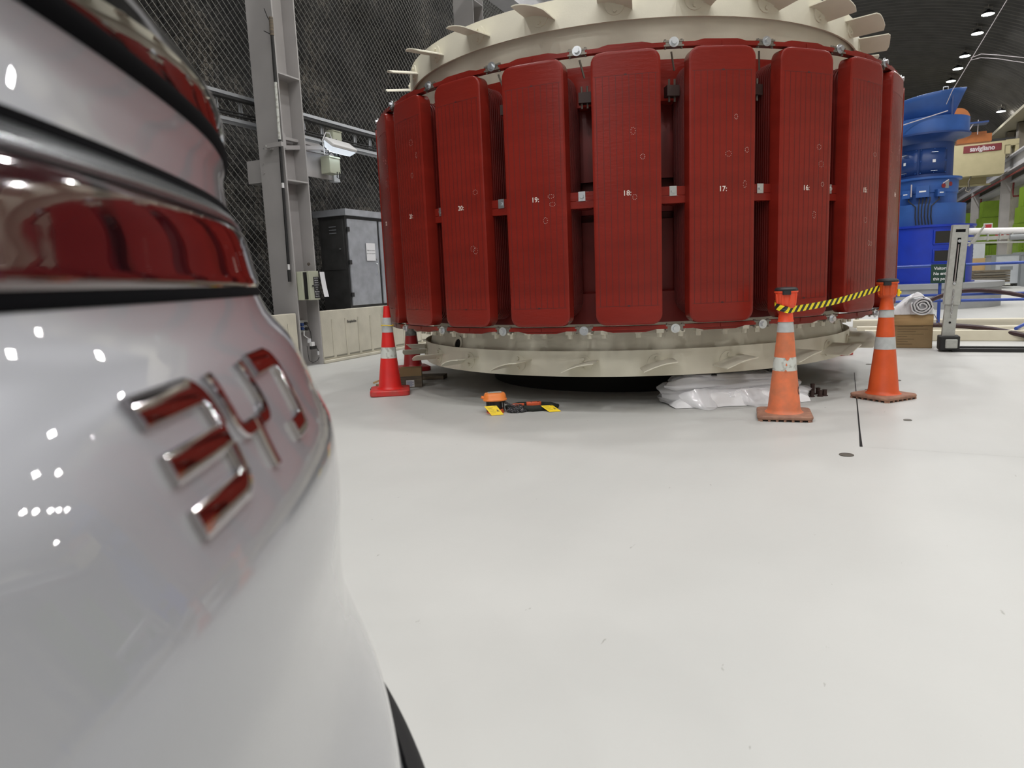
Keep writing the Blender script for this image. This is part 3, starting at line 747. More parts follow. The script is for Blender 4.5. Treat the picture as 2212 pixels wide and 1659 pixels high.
# ================================================================ TRAFFIC CONES
def cone(label,loc,rz,H,top_r,base_hw,mbody,mbase,bands,bh=.045,lean=(0,0),feet=True,bandm=('reflect','reflect'),rb=None):
    r=thing('traffic_cone',label,'traffic cone',loc,rz,'traffic cones around the rotor')
    r.rotation_euler=(lean[0],lean[1],rz)
    rb=rb or .118
    b=MB(); c=.05; hw=base_hw; pts=[]
    for cx,cy,a0 in ((hw-c,hw-c,0),(c-hw,hw-c,90),(c-hw,c-hw,180),(hw-c,c-hw,270)):
        for i in range(4): a=R(a0+30*i); pts.append((cx+c*cos(a),cy+c*sin(a)))
    z0=.014 if feet else 0
    b.prism(pts,z0,bh); base=b.build('cone_base',mbase,r,bevel=.010)
    if feet:
        f=MB()
        for i in range(-3,4):
            for sx,sy in ((1,0),(-1,0),(0,1),(0,-1)):
                x=i*hw*.28 if sx==0 else sx*(hw-.018); y=i*hw*.28 if sy==0 else sy*(hw-.018)
                f.box(x-.009,x+.009,y-.009,y+.009,0,z0+.002)
        f.build('base_feet',mbase,r)
    def rad(z): return rb+(top_r-rb)*((z-bh)/(H-bh))
    b=MB(); b.lathe([(rb+.024,bh),(rb+.010,bh+.010),(rb+.002,bh+.030),(rad(H*.5),H*.5),(top_r,H-.004),(top_r*.8,H),(0,H)],40); b.build('cone_body',mbody,r)
    for (z0_,z1_),bm_ in zip(bands,bandm):
        b=MB(); b.lathe([(rad(z0_)+.0015,z0_),(rad(z1_)+.0015,z1_)],40); b.build('reflective_band',M[bm_],r)
    return r
cA=cone('left orange traffic cone with faded paint and peeling band, tape topper on it',(2.11,5.22,0),R(-19),.84,.045,.20,M['cone_dirty'],M['conebase'],[(.372,.475),(.665,.765)],bandm=('worn','reflect'))
cC=cone('right orange traffic cone with dirty diamond set base and tape topper',(3.21,5.82,0),R(24),.86,.045,.195,M['orange'],M['conebase'],[(.43,.535),(.70,.79)])
cB=cone('bright red traffic cone with bare tip and worn bands left of the rotor',(-1.30,7.20,0),R(8),.93,.030,.205,M['conered'],M['coneredb'],[(.385,.50),(.655,.81)],bh=.06,feet=False,bandm=('worn','reflect'),lean=(0,R(1.2)))
b=MB(); b.tube([(.064*cos(a*pi/6),.064*sin(a*pi/6),.728+.004*sin(a)) for a in range(12)],.004,6,closed=True); b.build('yellow_cord_ring',M['tag'],cB)
cD=cone('dark red traffic cone behind the bright red one at the left of the rotor',(-1.32,9.12,0),R(20),.93,.03,.205,M['conedark'],M['conedark'],[(.47,.58)],bh=.06,feet=False,bandm=('greyband',))
cE=cone('red traffic cone half hidden behind the right side of the rotor',(4.22,8.95,0),R(15),.93,.03,.205,M['conered'],M['coneredb'],[(.385,.50),(.62,.76)],bh=.06,feet=False)
# worn patches on the left orange cone
b=MB(); b.add([(0,-.0845,.465),(.012,-.0845,.452),(.02,-.085,.458),(.030,-.083,.470),(.022,-.082,.482),(-.004,-.082,.478)],[(0,1,2,3,4,5)]); b.add([(.0,-.0905,.418),(.008,-.0905,.412),(.014,-.090,.42),(.007,-.0885,.436)],[(0,1,2,3)]); b.add([(-.01,-.0945,.372),(.012,-.0945,.372),(.003,-.0925,.385)],[(0,1,2)])
b.build('peeled_patch',M['cone_dirty'],cA,fix=False,solid=.002)
b=MB(); pts=[]
def stp(an,f):
    aa=R(-14)+.26*f*cos(an); zz=.215+.034*f*sin(an); rr=.118-(.118-.045)*((zz-.045)/.795)+.004; return (rr*cos(aa),rr*sin(aa),zz)
for f in (1,.55): pts+=[stp(2*pi*q/16,f) for q in range(16)]
b.add(pts,[(q,(q+1)%16,16+(q+1)%16,16+q) for q in range(16)])
b.build('dark_stamp',mat('dark_stamp_brown',(.10,.045,.035),.7),cA,fix=False)
M['tapey']=mat('tape_yellow',(.90,.74,.02),.5); M['tapeb']=mat('tape_black',(.015,.015,.015),.5)
def topper(loc,z,lab,rz,m):
    r=thing('tape_topper',lab,'barrier tape holder',(loc[0],loc[1],z),rz,'retractable tape holders on the orange cones')
    b=MB(); b.lathe([(.0605,0),(.056,.012),(.047,.09),(.052,.115),(.03,.12)],24); b.build('collar',m,r)
    b=MB(); b.lathe([(.045,.095),(.066,.112),(.074,.14),(.078,.215),(.086,.222),(.086,.232),(0,.232)],28); b.build('housing',m,r)
    for a in (250,290,330,30,90,150,210):
        b=MB(); b.cyl((.068*cos(R(a)),.068*sin(R(a)),.125),(.078*cos(R(a)),.078*sin(R(a)),.212),.010,n=6); b.build('rib',m,r)
    b=MB(); b.lathe([(.084,.232),(.084,.245),(.072,.258),(.03,.262),(0,.262)],28); b.build('cap',M['black'],r)
    b=MB(); b.rbox(-.03,.03,-.098,-.075,.205,.235,.01); b.build('latch_slot',M['black'],r)
    return r
tA=topper((2.11,5.22),.745,'bright orange tape holder with black cap on the left orange cone',R(-19),M['toporange'])
tC=topper((3.21,5.82),.765,'orange tape holder with black cap on the right orange cone',R(-29),M['orange'])
# striped tape: belongs to the right holder, wraps round the left one
path=[]
A=Vector((2.11,5.22,.875)); Cc=Vector((3.21,5.82,.925))
dirv=(Cc-A).normalized(); 
for k in range(9):
    a=R(100+k*(215-100-20)/8*1.6); path.append(Vector((A.x+.083*cos(a),A.y+.083*sin(a),.895-.02*k/3)))
path[-1].z=.835
end=Cc+Vector((-.08,-.03,.025)); start=path[-1]
for k in range(1,25):
    u=k/24; q=start.lerp(end,u); q.z=start.z+(end.z-start.z)*u-.022*sin(pi*u); path.append(q)
tp=MB(); acc=0; wv=.024
# parametrise
cum=[0]
for a,b_ in zip(path[:-1],path[1:]): cum.append(cum[-1]+(b_-a).length)
def at(s_):
    s_=max(0,min(cum[-1]-1e-6,s_))
    for i in range(len(cum)-1):
        if cum[i+1]>=s_: return path[i].lerp(path[i+1],(s_-cum[i])/(cum[i+1]-cum[i]))
p_=.036; k=0; s_=-.06
while s_<cum[-1]+.02:
    for v0,v1 in ((-1,-.33),(-.33,.33),(.33,1)):
        sh=.022
        a=at(s_+v0*sh);b_=at(s_+p_+v0*sh);c_=at(s_+p_+v1*sh);d_=at(s_+v1*sh)
        tp.add([a+Vector((0,0,v0*wv)),b_+Vector((0,0,v0*wv)),c_+Vector((0,0,v1*wv)),d_+Vector((0,0,v1*wv))],[(0,1,2,3)],k%2)
    s_+=p_; k+=1
Minv=(Matrix.Translation(tC.location)@Matrix.Rotation(R(-29),4,'Z')).inverted()
for i in range(len(tp.v)): tp.v[i]=Minv@tp.v[i]
tp.build('striped_tape',[M['tapey'],M['tapeb']],tC,fix=False,solid=.001)
b=MB(); b.rbox(.075,.095,-.02,.02,.11,.17,.006); b.cyl((.095,0,.14),(.105,0,.14),.012); b.build('tape_end_clip',M['yellow'],tC)

# ================================================================ FLOOR ITEMS
# plastic bundle
r=thing('plastic_sheeting','crumpled translucent plastic sheeting bundle behind the left orange cone','plastic sheeting',(1.98,6.0,0),R(4))
def sheet(seed,hs,inset,npl=26):
    rg_=random.Random(seed); pls=[]
    for k in range(npl):
        cx=rg_.uniform(-.6,.6); cy=rg_.uniform(-.2,.2); an=rg_.uniform(0,2*pi); st_=rg_.uniform(.02,.22)
        if rg_.random()<.55: an=pi/2*(1 if rg_.random()<.5 else 3)+rg_.uniform(-.25,.25)
        hh=.31-.095*max(0,cx+.1)/.7+rg_.uniform(-.015,.02)
        pls.append((cx,cy,cos(an)*st_,sin(an)*st_,hh))
    def f(u,v):
        x=(-.68+1.28*u)*inset; y=(-.27+.54*v)*inset
        px=min(1,abs(x)/(.69*inset)); py=min(1,abs(y)/(.27*inset))
        h=(1-px**8)*(1-py**8)
        z=min(p[4]+(x-p[0])*p[2]+(y-p[1])*p[3] for p in pls)
        z+=.016*abs(sin(x*7+y*23+seed))+.012*abs(sin(x*17-y*6+2*seed))+.012*mn.noise(Vector((x*9,y*14,seed)))
        xo=.04*mn.noise(Vector((y*6,z*5,seed+5))); yo=.05*mn.noise(Vector((x*4,z*6,seed+8)))
        return (x+xo,y+yo-.035*(1-v)*(1-px),max(.004,z*hs*h))
    return f
def roll(seed,x0,x1,yc_,zc_,ea,eb,tilt,twist):
    b=MB()
    def f(u,v):
        x=x0+(x1-x0)*v; a=2*pi*u+twist*v
        r1=ea*(1+.18*mn.noise(Vector((v*3,seed,1)))+.07*sin(5*a+seed+v*4)); r2=eb*(1+.25*mn.noise(Vector((v*4,seed,5)))+.10*sin(3*a+seed*2-v*5))
        end=min(1,(v*9)+.55)*min(1,(1-v)*7+.45)
        y=yc_+r1*cos(a)*end+.02*sin(7*v+seed); z=zc_+tilt*(v-.5)+r2*sin(a)*end
        fold=.012*abs(sin(a*4+v*9+seed))
        return (x+.05*cos(a)*(1-2*v)+.03*sin(2*a+seed),y+fold,max(.006,z+fold))
    b.grid(44,46,f,closed_u=True); return b
b=MB(); b.grid(90,40,sheet(2,.62,.93)); b.build('inner_film',M['filmin'],r,fix=False)
for sd,x0,x1,y_,z_,ea,eb,tl,tw in ((1.3,-.66,.61,.03,.085,.235,.075,-.02,.5),(4.1,-.60,.52,-.01,.155,.205,.062,-.05,-.6),(7.7,-.44,.45,.05,.205,.16,.045,-.06,.9)):
    roll(sd,x0,x1,y_,z_,ea,eb,tl,tw).build('film_fold',M['film'],r,fix=False)
for (x0,dx,dy,hh,ph) in ((-.58,.40,-.18,.15,0),(-.14,.46,-.17,.13,1),(.24,.34,-.10,.10,2)):
    b=MB(); b.grid(30,14,lambda u,v:(x0+dx*u+.09*v*(1-2*u)+.03*v,-.21+dy*v*(1-abs(2*u-1)**2*.8)-.02*sin(6*u),hh*(1-v)**1.5*(.7+.3*sin(pi*u))+.010*abs(sin(13*u+ph))*(1-v)+.005)); b.build('loose_film_fold',M['film'],r,fix=False)
b=MB(); b.add([(-.25,-.10,.250),(-.20,-.11,.250),(-.20,-.09,.262),(-.24,-.08,.262)],[(0,1,2,3)]); b.build('printed_mark',M['black'],r,fix=False)
# brown threaded caps
c0=None
CAPS=[(0,0,0,'rust brown steel bush standing at the left of the small group by the plastic'),(.075,0,0,'rust brown steel bush standing in the middle of the small group'),(.125,.02,0,'rust brown steel bush standing at the right of the small group'),(.055,.11,.045,'rust brown steel bush raised at the back of the small group'),(.11,.12,.0,'small rust brown steel bush at the rear right of the group')]
for k,(dx,dy,dz,lb) in enumerate(CAPS):
    if k==0:
        c0=thing('steel_bush',lb,'steel bush',(2.68,6.02,0),0,'rust brown steel bushes on the floor')
        b=MB(); b.lathe([(0,0),(.028,0),(.028,.006),(.019,.008),(.019,.05),(.021,.05),(.021,.056),(0,.056)],16); b.build('bush_body',M['brown'],c0); o=c0
    else: o=copy_tree(c0)
    o.location=(2.68+dx,6.02+dy,0); o['label']=lb
    if dz: o.scale=(1,1,1.75)
# chain hoist
r=thing('chain_hoist','small orange chain hoist with dark chain lying on the floor before the rotor','chain hoist',(-.155,5.90,0),R(6))
b=MB()
for z,sx,sy in ((.115,.098,.075),(.125,.104,.080),(.150,.102,.078),(.178,.090,.066),(.190,.075,.052)):
    pass
def ov(sx,sy,z): return [(sx*(abs(cos(a))**.7)*(1 if cos(a)>=0 else -1),sy*(abs(sin(a))**.7)*(1 if sin(a)>=0 else -1),z) for a in [2*pi*i/28 for i in range(28)]]
lv=[ov(.090,.07,.108),ov(.104,.082,.112),ov(.106,.084,.122),ov(.100,.078,.128),ov(.096,.074,.158),ov(.086,.064,.174),ov(.06,.04,.180)]
vs=[p for q in lv for p in q]; fs=[]
for j_ in range(len(lv)-1):
    for i in range(28): fs.append((j_*28+i,j_*28+(i+1)%28,(j_+1)*28+(i+1)%28,(j_+1)*28+i))
fs.append(tuple((len(lv)-1)*28+i for i in range(28))); fs.append(tuple(range(28)))
b.add(vs,fs,0,True); b.build('hoist_cover',M['horange'],r)
b=MB(); b.rbox(-.06,.06,-.035,.035,.1785,.1815,.01); b.build('rating_plate',M['galv'],r)
b=MB(); b.cyl((0,0,.035),(0,0,.108),.06,n=20); b.cyl((-.07,.02,.02),(-.07,.02,.11),.008,n=6); b.cyl((.07,-.03,.02),(.07,-.03,.11),.008,n=6); b.cyl((-.07,-.04,.02),(-.07,-.04,.11),.008,n=6); b.build('hoist_gearbox',M['black'],r)
b=MB(); b.cyl((0,0,0),(0,0,.035),.078,n=20); b.build('hoist_base',M['hook'],r)
b=MB(); b.cyl((-.12,0,.145),(-.095,0,.135),.014,n=8); b.build('hoist_lug',M['horange'],r)
ln=MB(); rg=random.Random(5)
def link(mb,c,d,up,L=.017,W=.009,rr=.0032):
    d=Vector(d).normalized(); up=Vector(up); up=(up-d*up.dot(d)).normalized()
    pts=[]
    for a in range(12):
        an=2*pi*a/12; e=(L-W)*(1 if cos(an)>0 else -1) if abs(cos(an))>1e-6 else 0
        pts.append(Vector(c)+d*(W*cos(an)+e)+up*(W*sin(an)))
    mb.tube(pts,rr,5,closed=True)
for k in range(120):
    a=rg.uniform(0,2*pi); rr=math.sqrt(rg.random()); x=.19+.085*rr*cos(a); y=-.035+.06*rr*sin(a); h=.055*(1-rr*rr)
    link(ln,(x,y,.012+rg.random()*h),(rg.uniform(-1,1),rg.uniform(-1,1),rg.uniform(-.4,.4)),(rg.uniform(-1,1),rg.uniform(-1,1),rg.uniform(-1,1)))
for k in range(14):
    u=k/13; link(ln,(.08+.09*u,.0-.02*u,.09-.045*u),(1,-.2,-.5),(0,1,0) if k%2 else (0,0,1))
ln.build('load_chain',M['chain'],r,fix=False)
b=MB(); b.tube([(.10,.07,.025),(.22,.11,.032),(.36,.095,.030),(.50,.06,.026),(.555,.02,.022),(.52,-.02,.022),(.42,-.045,.024),(.32,-.06,.026),(.27,-.045,.03),(.24,-.01,.03),(.20,.02,.03)],[.02,.028,.03,.028,.02,.022,.028,.028,.026,.022,.018],10); b.build('chain_sleeve',M['sleeve'],r)
b=MB(); b.T=Matrix.Translation((.29,.02,.052)); b.prism([(-.01,-.03),(.10,-.035),(.12,-.02),(.12,.02),(.10,.03),(-.01,.028)],-.02,.02)
b.T=Matrix.Translation((.20,.03,.05)); b.prism([(-.06,-.012),(-.03,-.022),(.06,-.012),(.06,.010),(-.03,.02)],-.012,.012); b.T=None; b.build('hook_block',M['hook'],r,bevel=.006)
b=MB()
for q in (.32,.38): b.cyl((q,.0,.07),(q,.0,.075),.008,n=10)
b.build('hook_block_bolt',M['black'],r)
def tagcard(par,c,xa,ya,w_,h_,nm):
    Mx=frame(c,xa,ya); b=MB(); b.T=Mx; b.box(0,w_,0,h_,-.0008,.0008); o=b.build(nm,M['tag'],par)
    b=MB(); b.T=Mx
    for k in range(6): b.box(w_*.12,w_*(.5 if k%2 else .6),h_*(.85-k*.12),h_*(.87-k*.12),.0009,.0014)
    b.add([(w_*.65,h_*.35,.0012),(w_*.9,h_*.35,.0012),(w_*.78,h_*.62,.0012)],[(0,1,2)]); b.build('tag_print',mat('tag_print',(.25,.2,.05),.7),o,fix=False)
    b=MB(); b.T=Mx; b.box(w_*.75,w_*.98,h_*.93,h_*.97,.0009,.0016); b.build('tag_tie',M['rubber'],o)
tagcard(r,(-.045,-.145,.003),(1,.05,.02),(-.28,.22,.36),.105,.105,'yellow_tag')
tagcard(r,(.455,-.145,.003),(1,.02,.0),(-.42,.52,.30),.105,.11,'yellow_tag')

# cardboard box with label under dark red cone, wood, misc
r=thing('label_box','small brown box with striped wrap and white label behind the bright red cone','box',(-1.11,7.62,0),R(4))
b=MB(); b.box(-.14,.10,-.06,.10,0,.13); b.build('box_lower',M['wood'],r)
b=MB(); b.box(-.14,.10,-.058,-.052,.13,.22); b.box(.094,.10,-.06,.10,.13,.22); b.box(-.14,.10,.094,.10,.13,.22); b.build('box_upper',M['card'],r)
b=MB(); b.lathe([(.05,.13),(.048,.15),(.03,.172),(0,.178)],16,c=(-.02,.02)); b.build('plastic_dome',M['film'],r)
b=MB(); b.box(-.075,.015,-.0625,-.060,.01,.085); lb_=b.build('label',M['paper'],r)
b=MB()
for k in range(7): b.box(-.07,.01 if k%3 else -.01,-.0632,-.0625,.018+k*.009,.0215+k*.009)
b.build('label_print',mat('blue_print',(.12,.15,.35),.6),lb_)
r=thing('hand_tool','small dark hand tool with wooden pieces on the floor left of the red cone','tool',(-1.56,7.5,0),R(0))
b=MB(); b.tube([(0,0,.02),(.05,.03,.03),(.12,.05,.02)],.014,8); b.tube([(-.01,-.02,.012),(.04,-.02,.012),(.1,0,.012)],.010,8); b.build('tool_body',M['rubber'],r)
b=MB(); b.box(.03,.15,.10,.12,.03,.05); b.box(.03,.12,.07,.09,.05,.07,M=Matrix.Rotation(R(-20),4,'Y')); b.build('wood_piece',M['cardl'],r)
r=thing('timber_block','dark flat timber block on the floor in the rotor shadow','timber',(-1.0,8.22,0),R(-8))
b=MB(); b.box(-.22,.20,-.10,.10,0,.05); b.build('block',M['wood'],r)

# ================================================================ RIGHT SIDE
# carton with cloth
r=thing('cardboard_box','open brown cardboard carton right of the rotor','cardboard box',(5.47,9.27,0),R(-29.5))
b=MB(); hw=.245
b.box(-hw,hw,0,.006,0,.47); b.box(-hw,hw,.36,.366,0,.47); b.box(-hw,-hw+.006,0,.366,0,.47); b.box(hw-.006,hw,0,.366,0,.47); b.box(-hw,hw,0,.366,0,.006)
b.build('carton_body',M['card'],r)
b=MB(); b.add([(-hw-.004,-.002,.475),(hw+.004,-.002,.475),(hw-.0,-.022,.315),(-hw-.002,-.022,.315)],[(0,1,2,3)]); b.build('front_flap',M['cardl'],r,solid=.005)
b=MB(); b.add([(hw,0,.47),(hw,.36,.47),(hw+.09,.34,.28),(hw+.09,.02,.28)],[(0,1,2,3)]); b.build('side_flap',M['card'],r,solid=.005)
b=MB()
for k,(a,c_) in enumerate(((.0,.30),(.0,.36),(.0,.22),(.0,.31),(.0,.12),(.0,.2),(.0,.13),(.0,.18))): b.box(-.17,-.17+c_,-.0018,-.0008,.29-k*.034,.297-k*.034)
b.build('box_print',mat('faded_print',(.17,.12,.065),.8),r)
r=thing('white_cloth','rolled white cloth heaped on top of the cardboard carton','cloth',(5.47,9.27,.46),R(-29.5))
b=MB()
def clf(u,v):
    x=-.29+.56*u; y=-.03+.42*v
    e=(1-abs(2*u-1)**4)*(1-abs(2*v-1)**6); pk=.10+.14*math.exp(-((x-.02)/.16)**2)
    n=mn.noise(Vector((x*9,y*7,2)))*.05+abs(mn.noise(Vector((x*14+y*9,y*5,7))))*.04
    return (x+n*.4,y-.03*e+n*.3,max(-.01,e*(pk+n)))
b.grid(56,36,clf); b.build('cloth_heap',M['cloth'],r,fix=False)
b=MB(); sp=[]   # spiral roll, axis along y
cx,cz=.11,.115; n=90
for i in range(n):
    a=i/n*2*pi*3.1; rr=.018+.0325*a/(2*pi); sp.append((cx-rr*cos(a)*1.05,cz+rr*sin(a)*.98))
vs=[]
for (x,z) in sp:
    for y in (-.085,-.08,.05,.3): vs.append((x+.006*sin(z*80),y+.010*mn.noise(Vector((x*30,z*30,1))),z))
b.add(vs,[(4*i+k,4*i+k+1,4*i+5+k,4*i+4+k) for i in range(n-1) for k in range(3)],0,True); b.build('cloth_roll',M['cloth'],r,fix=False,solid=.019)
b=MB(); b.grid(20,14,lambda u,v:(-.10+.24*u,-.08+.1*v,.13+.13*sin(pi*.8*u)+.02*sin(8*u+3*v)+.02*v)); b.build('cloth_fold',M['cloth'],r,fix=False,solid=.012)

# galvanised post with tube gantry (hall aligned, tube runs along +t)
r=hall('galvanised_post','tall galvanised slotted post leaning slightly right of the carton','post',HX[0]*5.715+HX[1]*8.915,PX[0]*5.715+PX[1]*8.915,0)
Tm=Matrix.Rotation(R(2.9),4,'Y')
b=MB(); b.T=Tm
w_=.09
def slotpost():
    b.box(-w_,w_,0,.006,.60,1.60); b.box(-w_,w_,-.15,-.144,.60,.70); b.box(-w_,w_,-.15,-.144,1.44,1.51); b.box(-w_,w_,-.15,-.144,1.545,1.60)
    b.box(-w_,-.022,-.15,-.144,.70,1.44); b.box(.018,w_,-.15,-.144,.86,1.44); b.box(-.022,w_,-.15,-.144,.70,.86); b.box(-w_,-.05,-.15,-.144,1.51,1.545); b.box(.055,w_,-.15,-.144,1.51,1.545)
    b.box(-w_,-w_+.006,-.15,0,.60,1.60); b.box(w_-.006,w_,-.15,0,.60,1.60)
slotpost(); b.build('post_upper',M['galv'],r)
b=MB(); b.T=Tm; b.box(-.052,.056,-.135,-.125,1.50,1.555); b.box(-.024,.02,-.118,-.112,.86,1.44); b.build('slot_shade_sheet',M['dark'],r)  # black boxes added to paint the shade inside the hollow post
b=MB(); b.T=Tm; b.box(-.07,.07,-.13,-.02,.04,.9); b.box(-.05,.055,-.10,-.05,.9,1.44,1); b.build('post_lower',[M['galv'],M['crated']],r)
b=MB(); b.T=Tm; b.cyl((.0,-.135,.37),(.0,-.132,.37),.014,n=12); b.build('post_hole',M['dark'],r)
b=MB(); b.T=Tm; hexbolt(b,(.0,-.15,1.40),(0,-1,0),.022,.03); b.cyl((-.003,-.155,.87),(-.003,-.155,1.36),.008,n=8); hexbolt(b,(-.003,-.15,.87),(0,-1,0),.018,.02); b.build('threaded_rod',M['zinc'],r)
b=MB(); b.T=Tm; b.cyl((-.002,-.157,.50),(-.002,-.157,.80),.007,n=6)
for k in range(10): link(b,(-.002+.004*(k%2),-.165,.46+k*.034),(0,0,1),(1,0,0) if k%2 else (0,1,0),.022,.010,.003)
b.build('chain_on_post',M['zinc'],r)
b=MB(); b.rbox(-.10,.13,-.25,.02,.02,.20,.03); b.build('roller_housing',M['rubber'],r,bevel=.01)
b=MB(); b.rbox(-.035,.10,-.285,-.25,.05,.165,.015); b.build('roller_cap',M['galv'],r,bevel=.01)
b=MB(); b.T=None; b.cyl((.165,-.06,1.512),(.86,-.06,1.475),.042,n=16); b.build('top_tube',M['white'],r)
b=MB(); b.box(.07,.84,-.09,-.02,1.395,1.44); b.cyl((.0,-.10,1.375),(.82,-.10,1.345),.011,n=8); b.build('lower_rail',M['galv'],r)
for k in range(6):
    b=MB(); b.box(.12+k*.125,.135+k*.125,-.10,-.02,1.385,1.475); b.build('rail_hanger',M['galv'],r)
b=MB(); b.cyl((.17,-.15,1.33),(.33,-.15,1.57),.013,n=8); b.cyl((.20,-.16,1.36),(.27,-.16,1.47),.022,n=8); b.build('lever_clamp',M['galv'],r)
b=MB(); b.box(.80,.83,-.14,.02,1.33,1.50); b.cyl((.60,-.11,1.41),(.80,-.11,1.41),.035,n=10); b.build('end_bracket',M['crated'],r)
b=MB(); b.box(.05,1.6,-.235,-.19,.0,.045); b.build('floor_rail',M['black'],r)
b=MB(); b.box(.05,1.6,-.02,.03,.0,.05); b.build('floor_rail',M['black'],r)

# cream beams
for k,(s,h_,w_,t0,lab) in enumerate(((11.75,.15,.20,.25,'nearest long cream timber beam on the floor behind the galvanised post'),(12.75,.13,.20,.15,'middle long cream timber beam on the floor, hose lying over it'),(14.2,.14,.25,.1,'farthest long cream timber beam on the floor below the blue railing'))):
    b=MB(); b.box(0,4.6,0,w_,0,h_); r=hall('timber_beam',lab,'beam',s,t0,0,'cream timber beams lying across the floor'); b.build('beam_body',M['beam'],r,bevel=.006)
# hose
b=MB(); b.tube([(7.35,9.3,.02),(7.0,9.75,.16),(6.7,10.05,.20),(6.35,10.25,.22),(6.1,10.4,.2),(6.0,10.7,.2),(6.6,11.1,.42),(7.15,11.4,.60),(7.75,11.55,.68),(8.35,11.4,.60),(8.8,11.05,.42),(9.3,10.6,.25)],.038,10)
import itertools
o=b.build('hose',M['hose']); md=o.modifiers.new('sub','SUBSURF'); md.levels=2; md.render_levels=2
tag(o,'thick dark maroon hose looping over the cream beams and blue railing','hose')

# blue fence
fs_=13.9
r=hall('blue_railing','blue tubular safety railing in front of the blue machine','railing',fs_,0,0)
for z,nm in ((1.085,'top_rail'),(.585,'mid_rail')):
    b=MB(); b.cyl((-1.2,0,z),(6.5,0,z),.024,n=12); b.build(nm,M['railblue'],r)
b=MB(); b.cyl((.3,-.35,.50),(6.5,-.35,.50),.024,n=12); b.build('front_rail',M['railblue'],r)
for t in (-.7,1.42,4.6):
    b=MB(); b.cyl((t,0,0),(t,0,1.085),.026,n=12); b.build('post',M['railblue'],r)
    b=MB(); b.box(t-.06,t+.06,-.06,.06,0,.01); b.build('base_plate',M['railblue'],r)
for t in (2.05,2.50):
    b=MB(); b.cyl((t+.1,-2.1,.17),(t+1.15,-.35,.50),.024,n=10); b.cyl((t+1.15,-.35,.50),(t+2.0,-.0,1.0),.024,n=10); b.build('brace',M['railblue'],r)
r=hall('warning_sign','dark green sign with white lettering hung on the blue railing','sign',fs_-.05,1.27,.79)
b=MB(); b.box(0,.50,-.006,.0,0,.32); b.build('sign_board',M['greensign'],r)
b=MB(); Mx=lambda x,z: frame((x,-.0065,z),(1,0,0),(0,0,1))
text_mb('Visitors',.070,Mx(.045,.25),.001,b,bold=.001,align='LEFT'); text_mb('No entry beyond',.070,Mx(.038,.16),.001,b,bold=.001,align='LEFT'); text_mb('this point',.070,Mx(.038,.07),.001,b,bold=.001,align='LEFT')
sc_=.86
for v in b.v: v.x=.04+(v.x-.04)*.90
b.build('sign_text',M['paper'],r)

# blue machine
BX,BY=11.04,18.45
pl=thing('plinth','low round grey plinth carrying the blue machine','plinth',(BX,BY,0))
b=MB(); b.lathe([(1.80,0),(1.80,.50),(1.86,.50),(1.86,.62),(0,.62)],72,smooth=False); b.build('plinth_drum',M['plinth'],pl)
bm=thing('turbine_machine','tall stacked blue cylindrical machine standing on the grey plinth','machine',(BX,BY,.62),math.atan2(-BY,-BX))
# local +x points at the camera
def Z(z): return 1.145+(z-1.145)*1.035-.62
lv=lambda pr: [(r_,zz) for r_,zz in pr]
b=MB(); b.lathe([(1.22,0),(1.22,.03),(1.15,.03),(1.15,Z(1.98)),(1.20,Z(1.99)),(1.20,Z(2.04)),(.9,Z(2.04))],72,smooth=True); base=b.build('base_housing',M['blue'],bm)
b=MB(); b.lathe([(.95,Z(2.04)),(.95,Z(2.56)),(.0,Z(2.56))],64); b.build('second_tier',M['blue2'],bm)
b=MB(); b.lathe([(.74,Z(2.56)),(.74,Z(2.82)),(.76,Z(2.84)),(.76,Z(3.14)),(.83,Z(3.16)),(.83,Z(3.21)),(0,Z(3.21))],64); b.build('third_tier',M['blue2'],bm)
b=MB(); b.lathe([(.62,Z(3.21)),(.62,Z(4.05)),(.70,Z(4.14)),(.92,Z(4.20)),(.97,Z(4.20)),(.97,Z(4.24))],64); b.build('panelled_tier',M['blue3'],bm)
b=MB(); b.lathe([(.93,Z(4.22)),(.93,Z(4.60)),(.5,Z(4.60))],64); b.build('upper_tier',M['blue2'],bm)
# flared hood, cut back on the right
b=MB()
def hf(u,v):
    a=R(-62+124*u); rr=.60+.32*v; z0=Z(4.58); z1=Z(5.02)+.30*(1-u)*0+.22*u
    return (rr*cos(a),rr*sin(a),z0+(z1-z0)*v)
b.grid(28,6,hf); b.build('flared_hood',M['blue2'],bm,fix=False,solid=.02)
b=MB(); b.box(.62,.66,.50,.535,Z(4.6),Z(5.24)); b.build('hood_seam',M['blue3'],bm)
b=MB(); b.tube([(.9,.30,Z(5.15)),(.9,.30,Z(5.22)),(.9,.40,Z(5.22)),(.9,.40,Z(5.15))],.012,6); b.build('lifting_eye',M['zinc'],bm)
b=MB(); b.cyl((.96,-.75,Z(4.42)),(.98,.42,Z(4.66)),.012,n=8); b.build('guide_rod',M['silverletter'],bm)
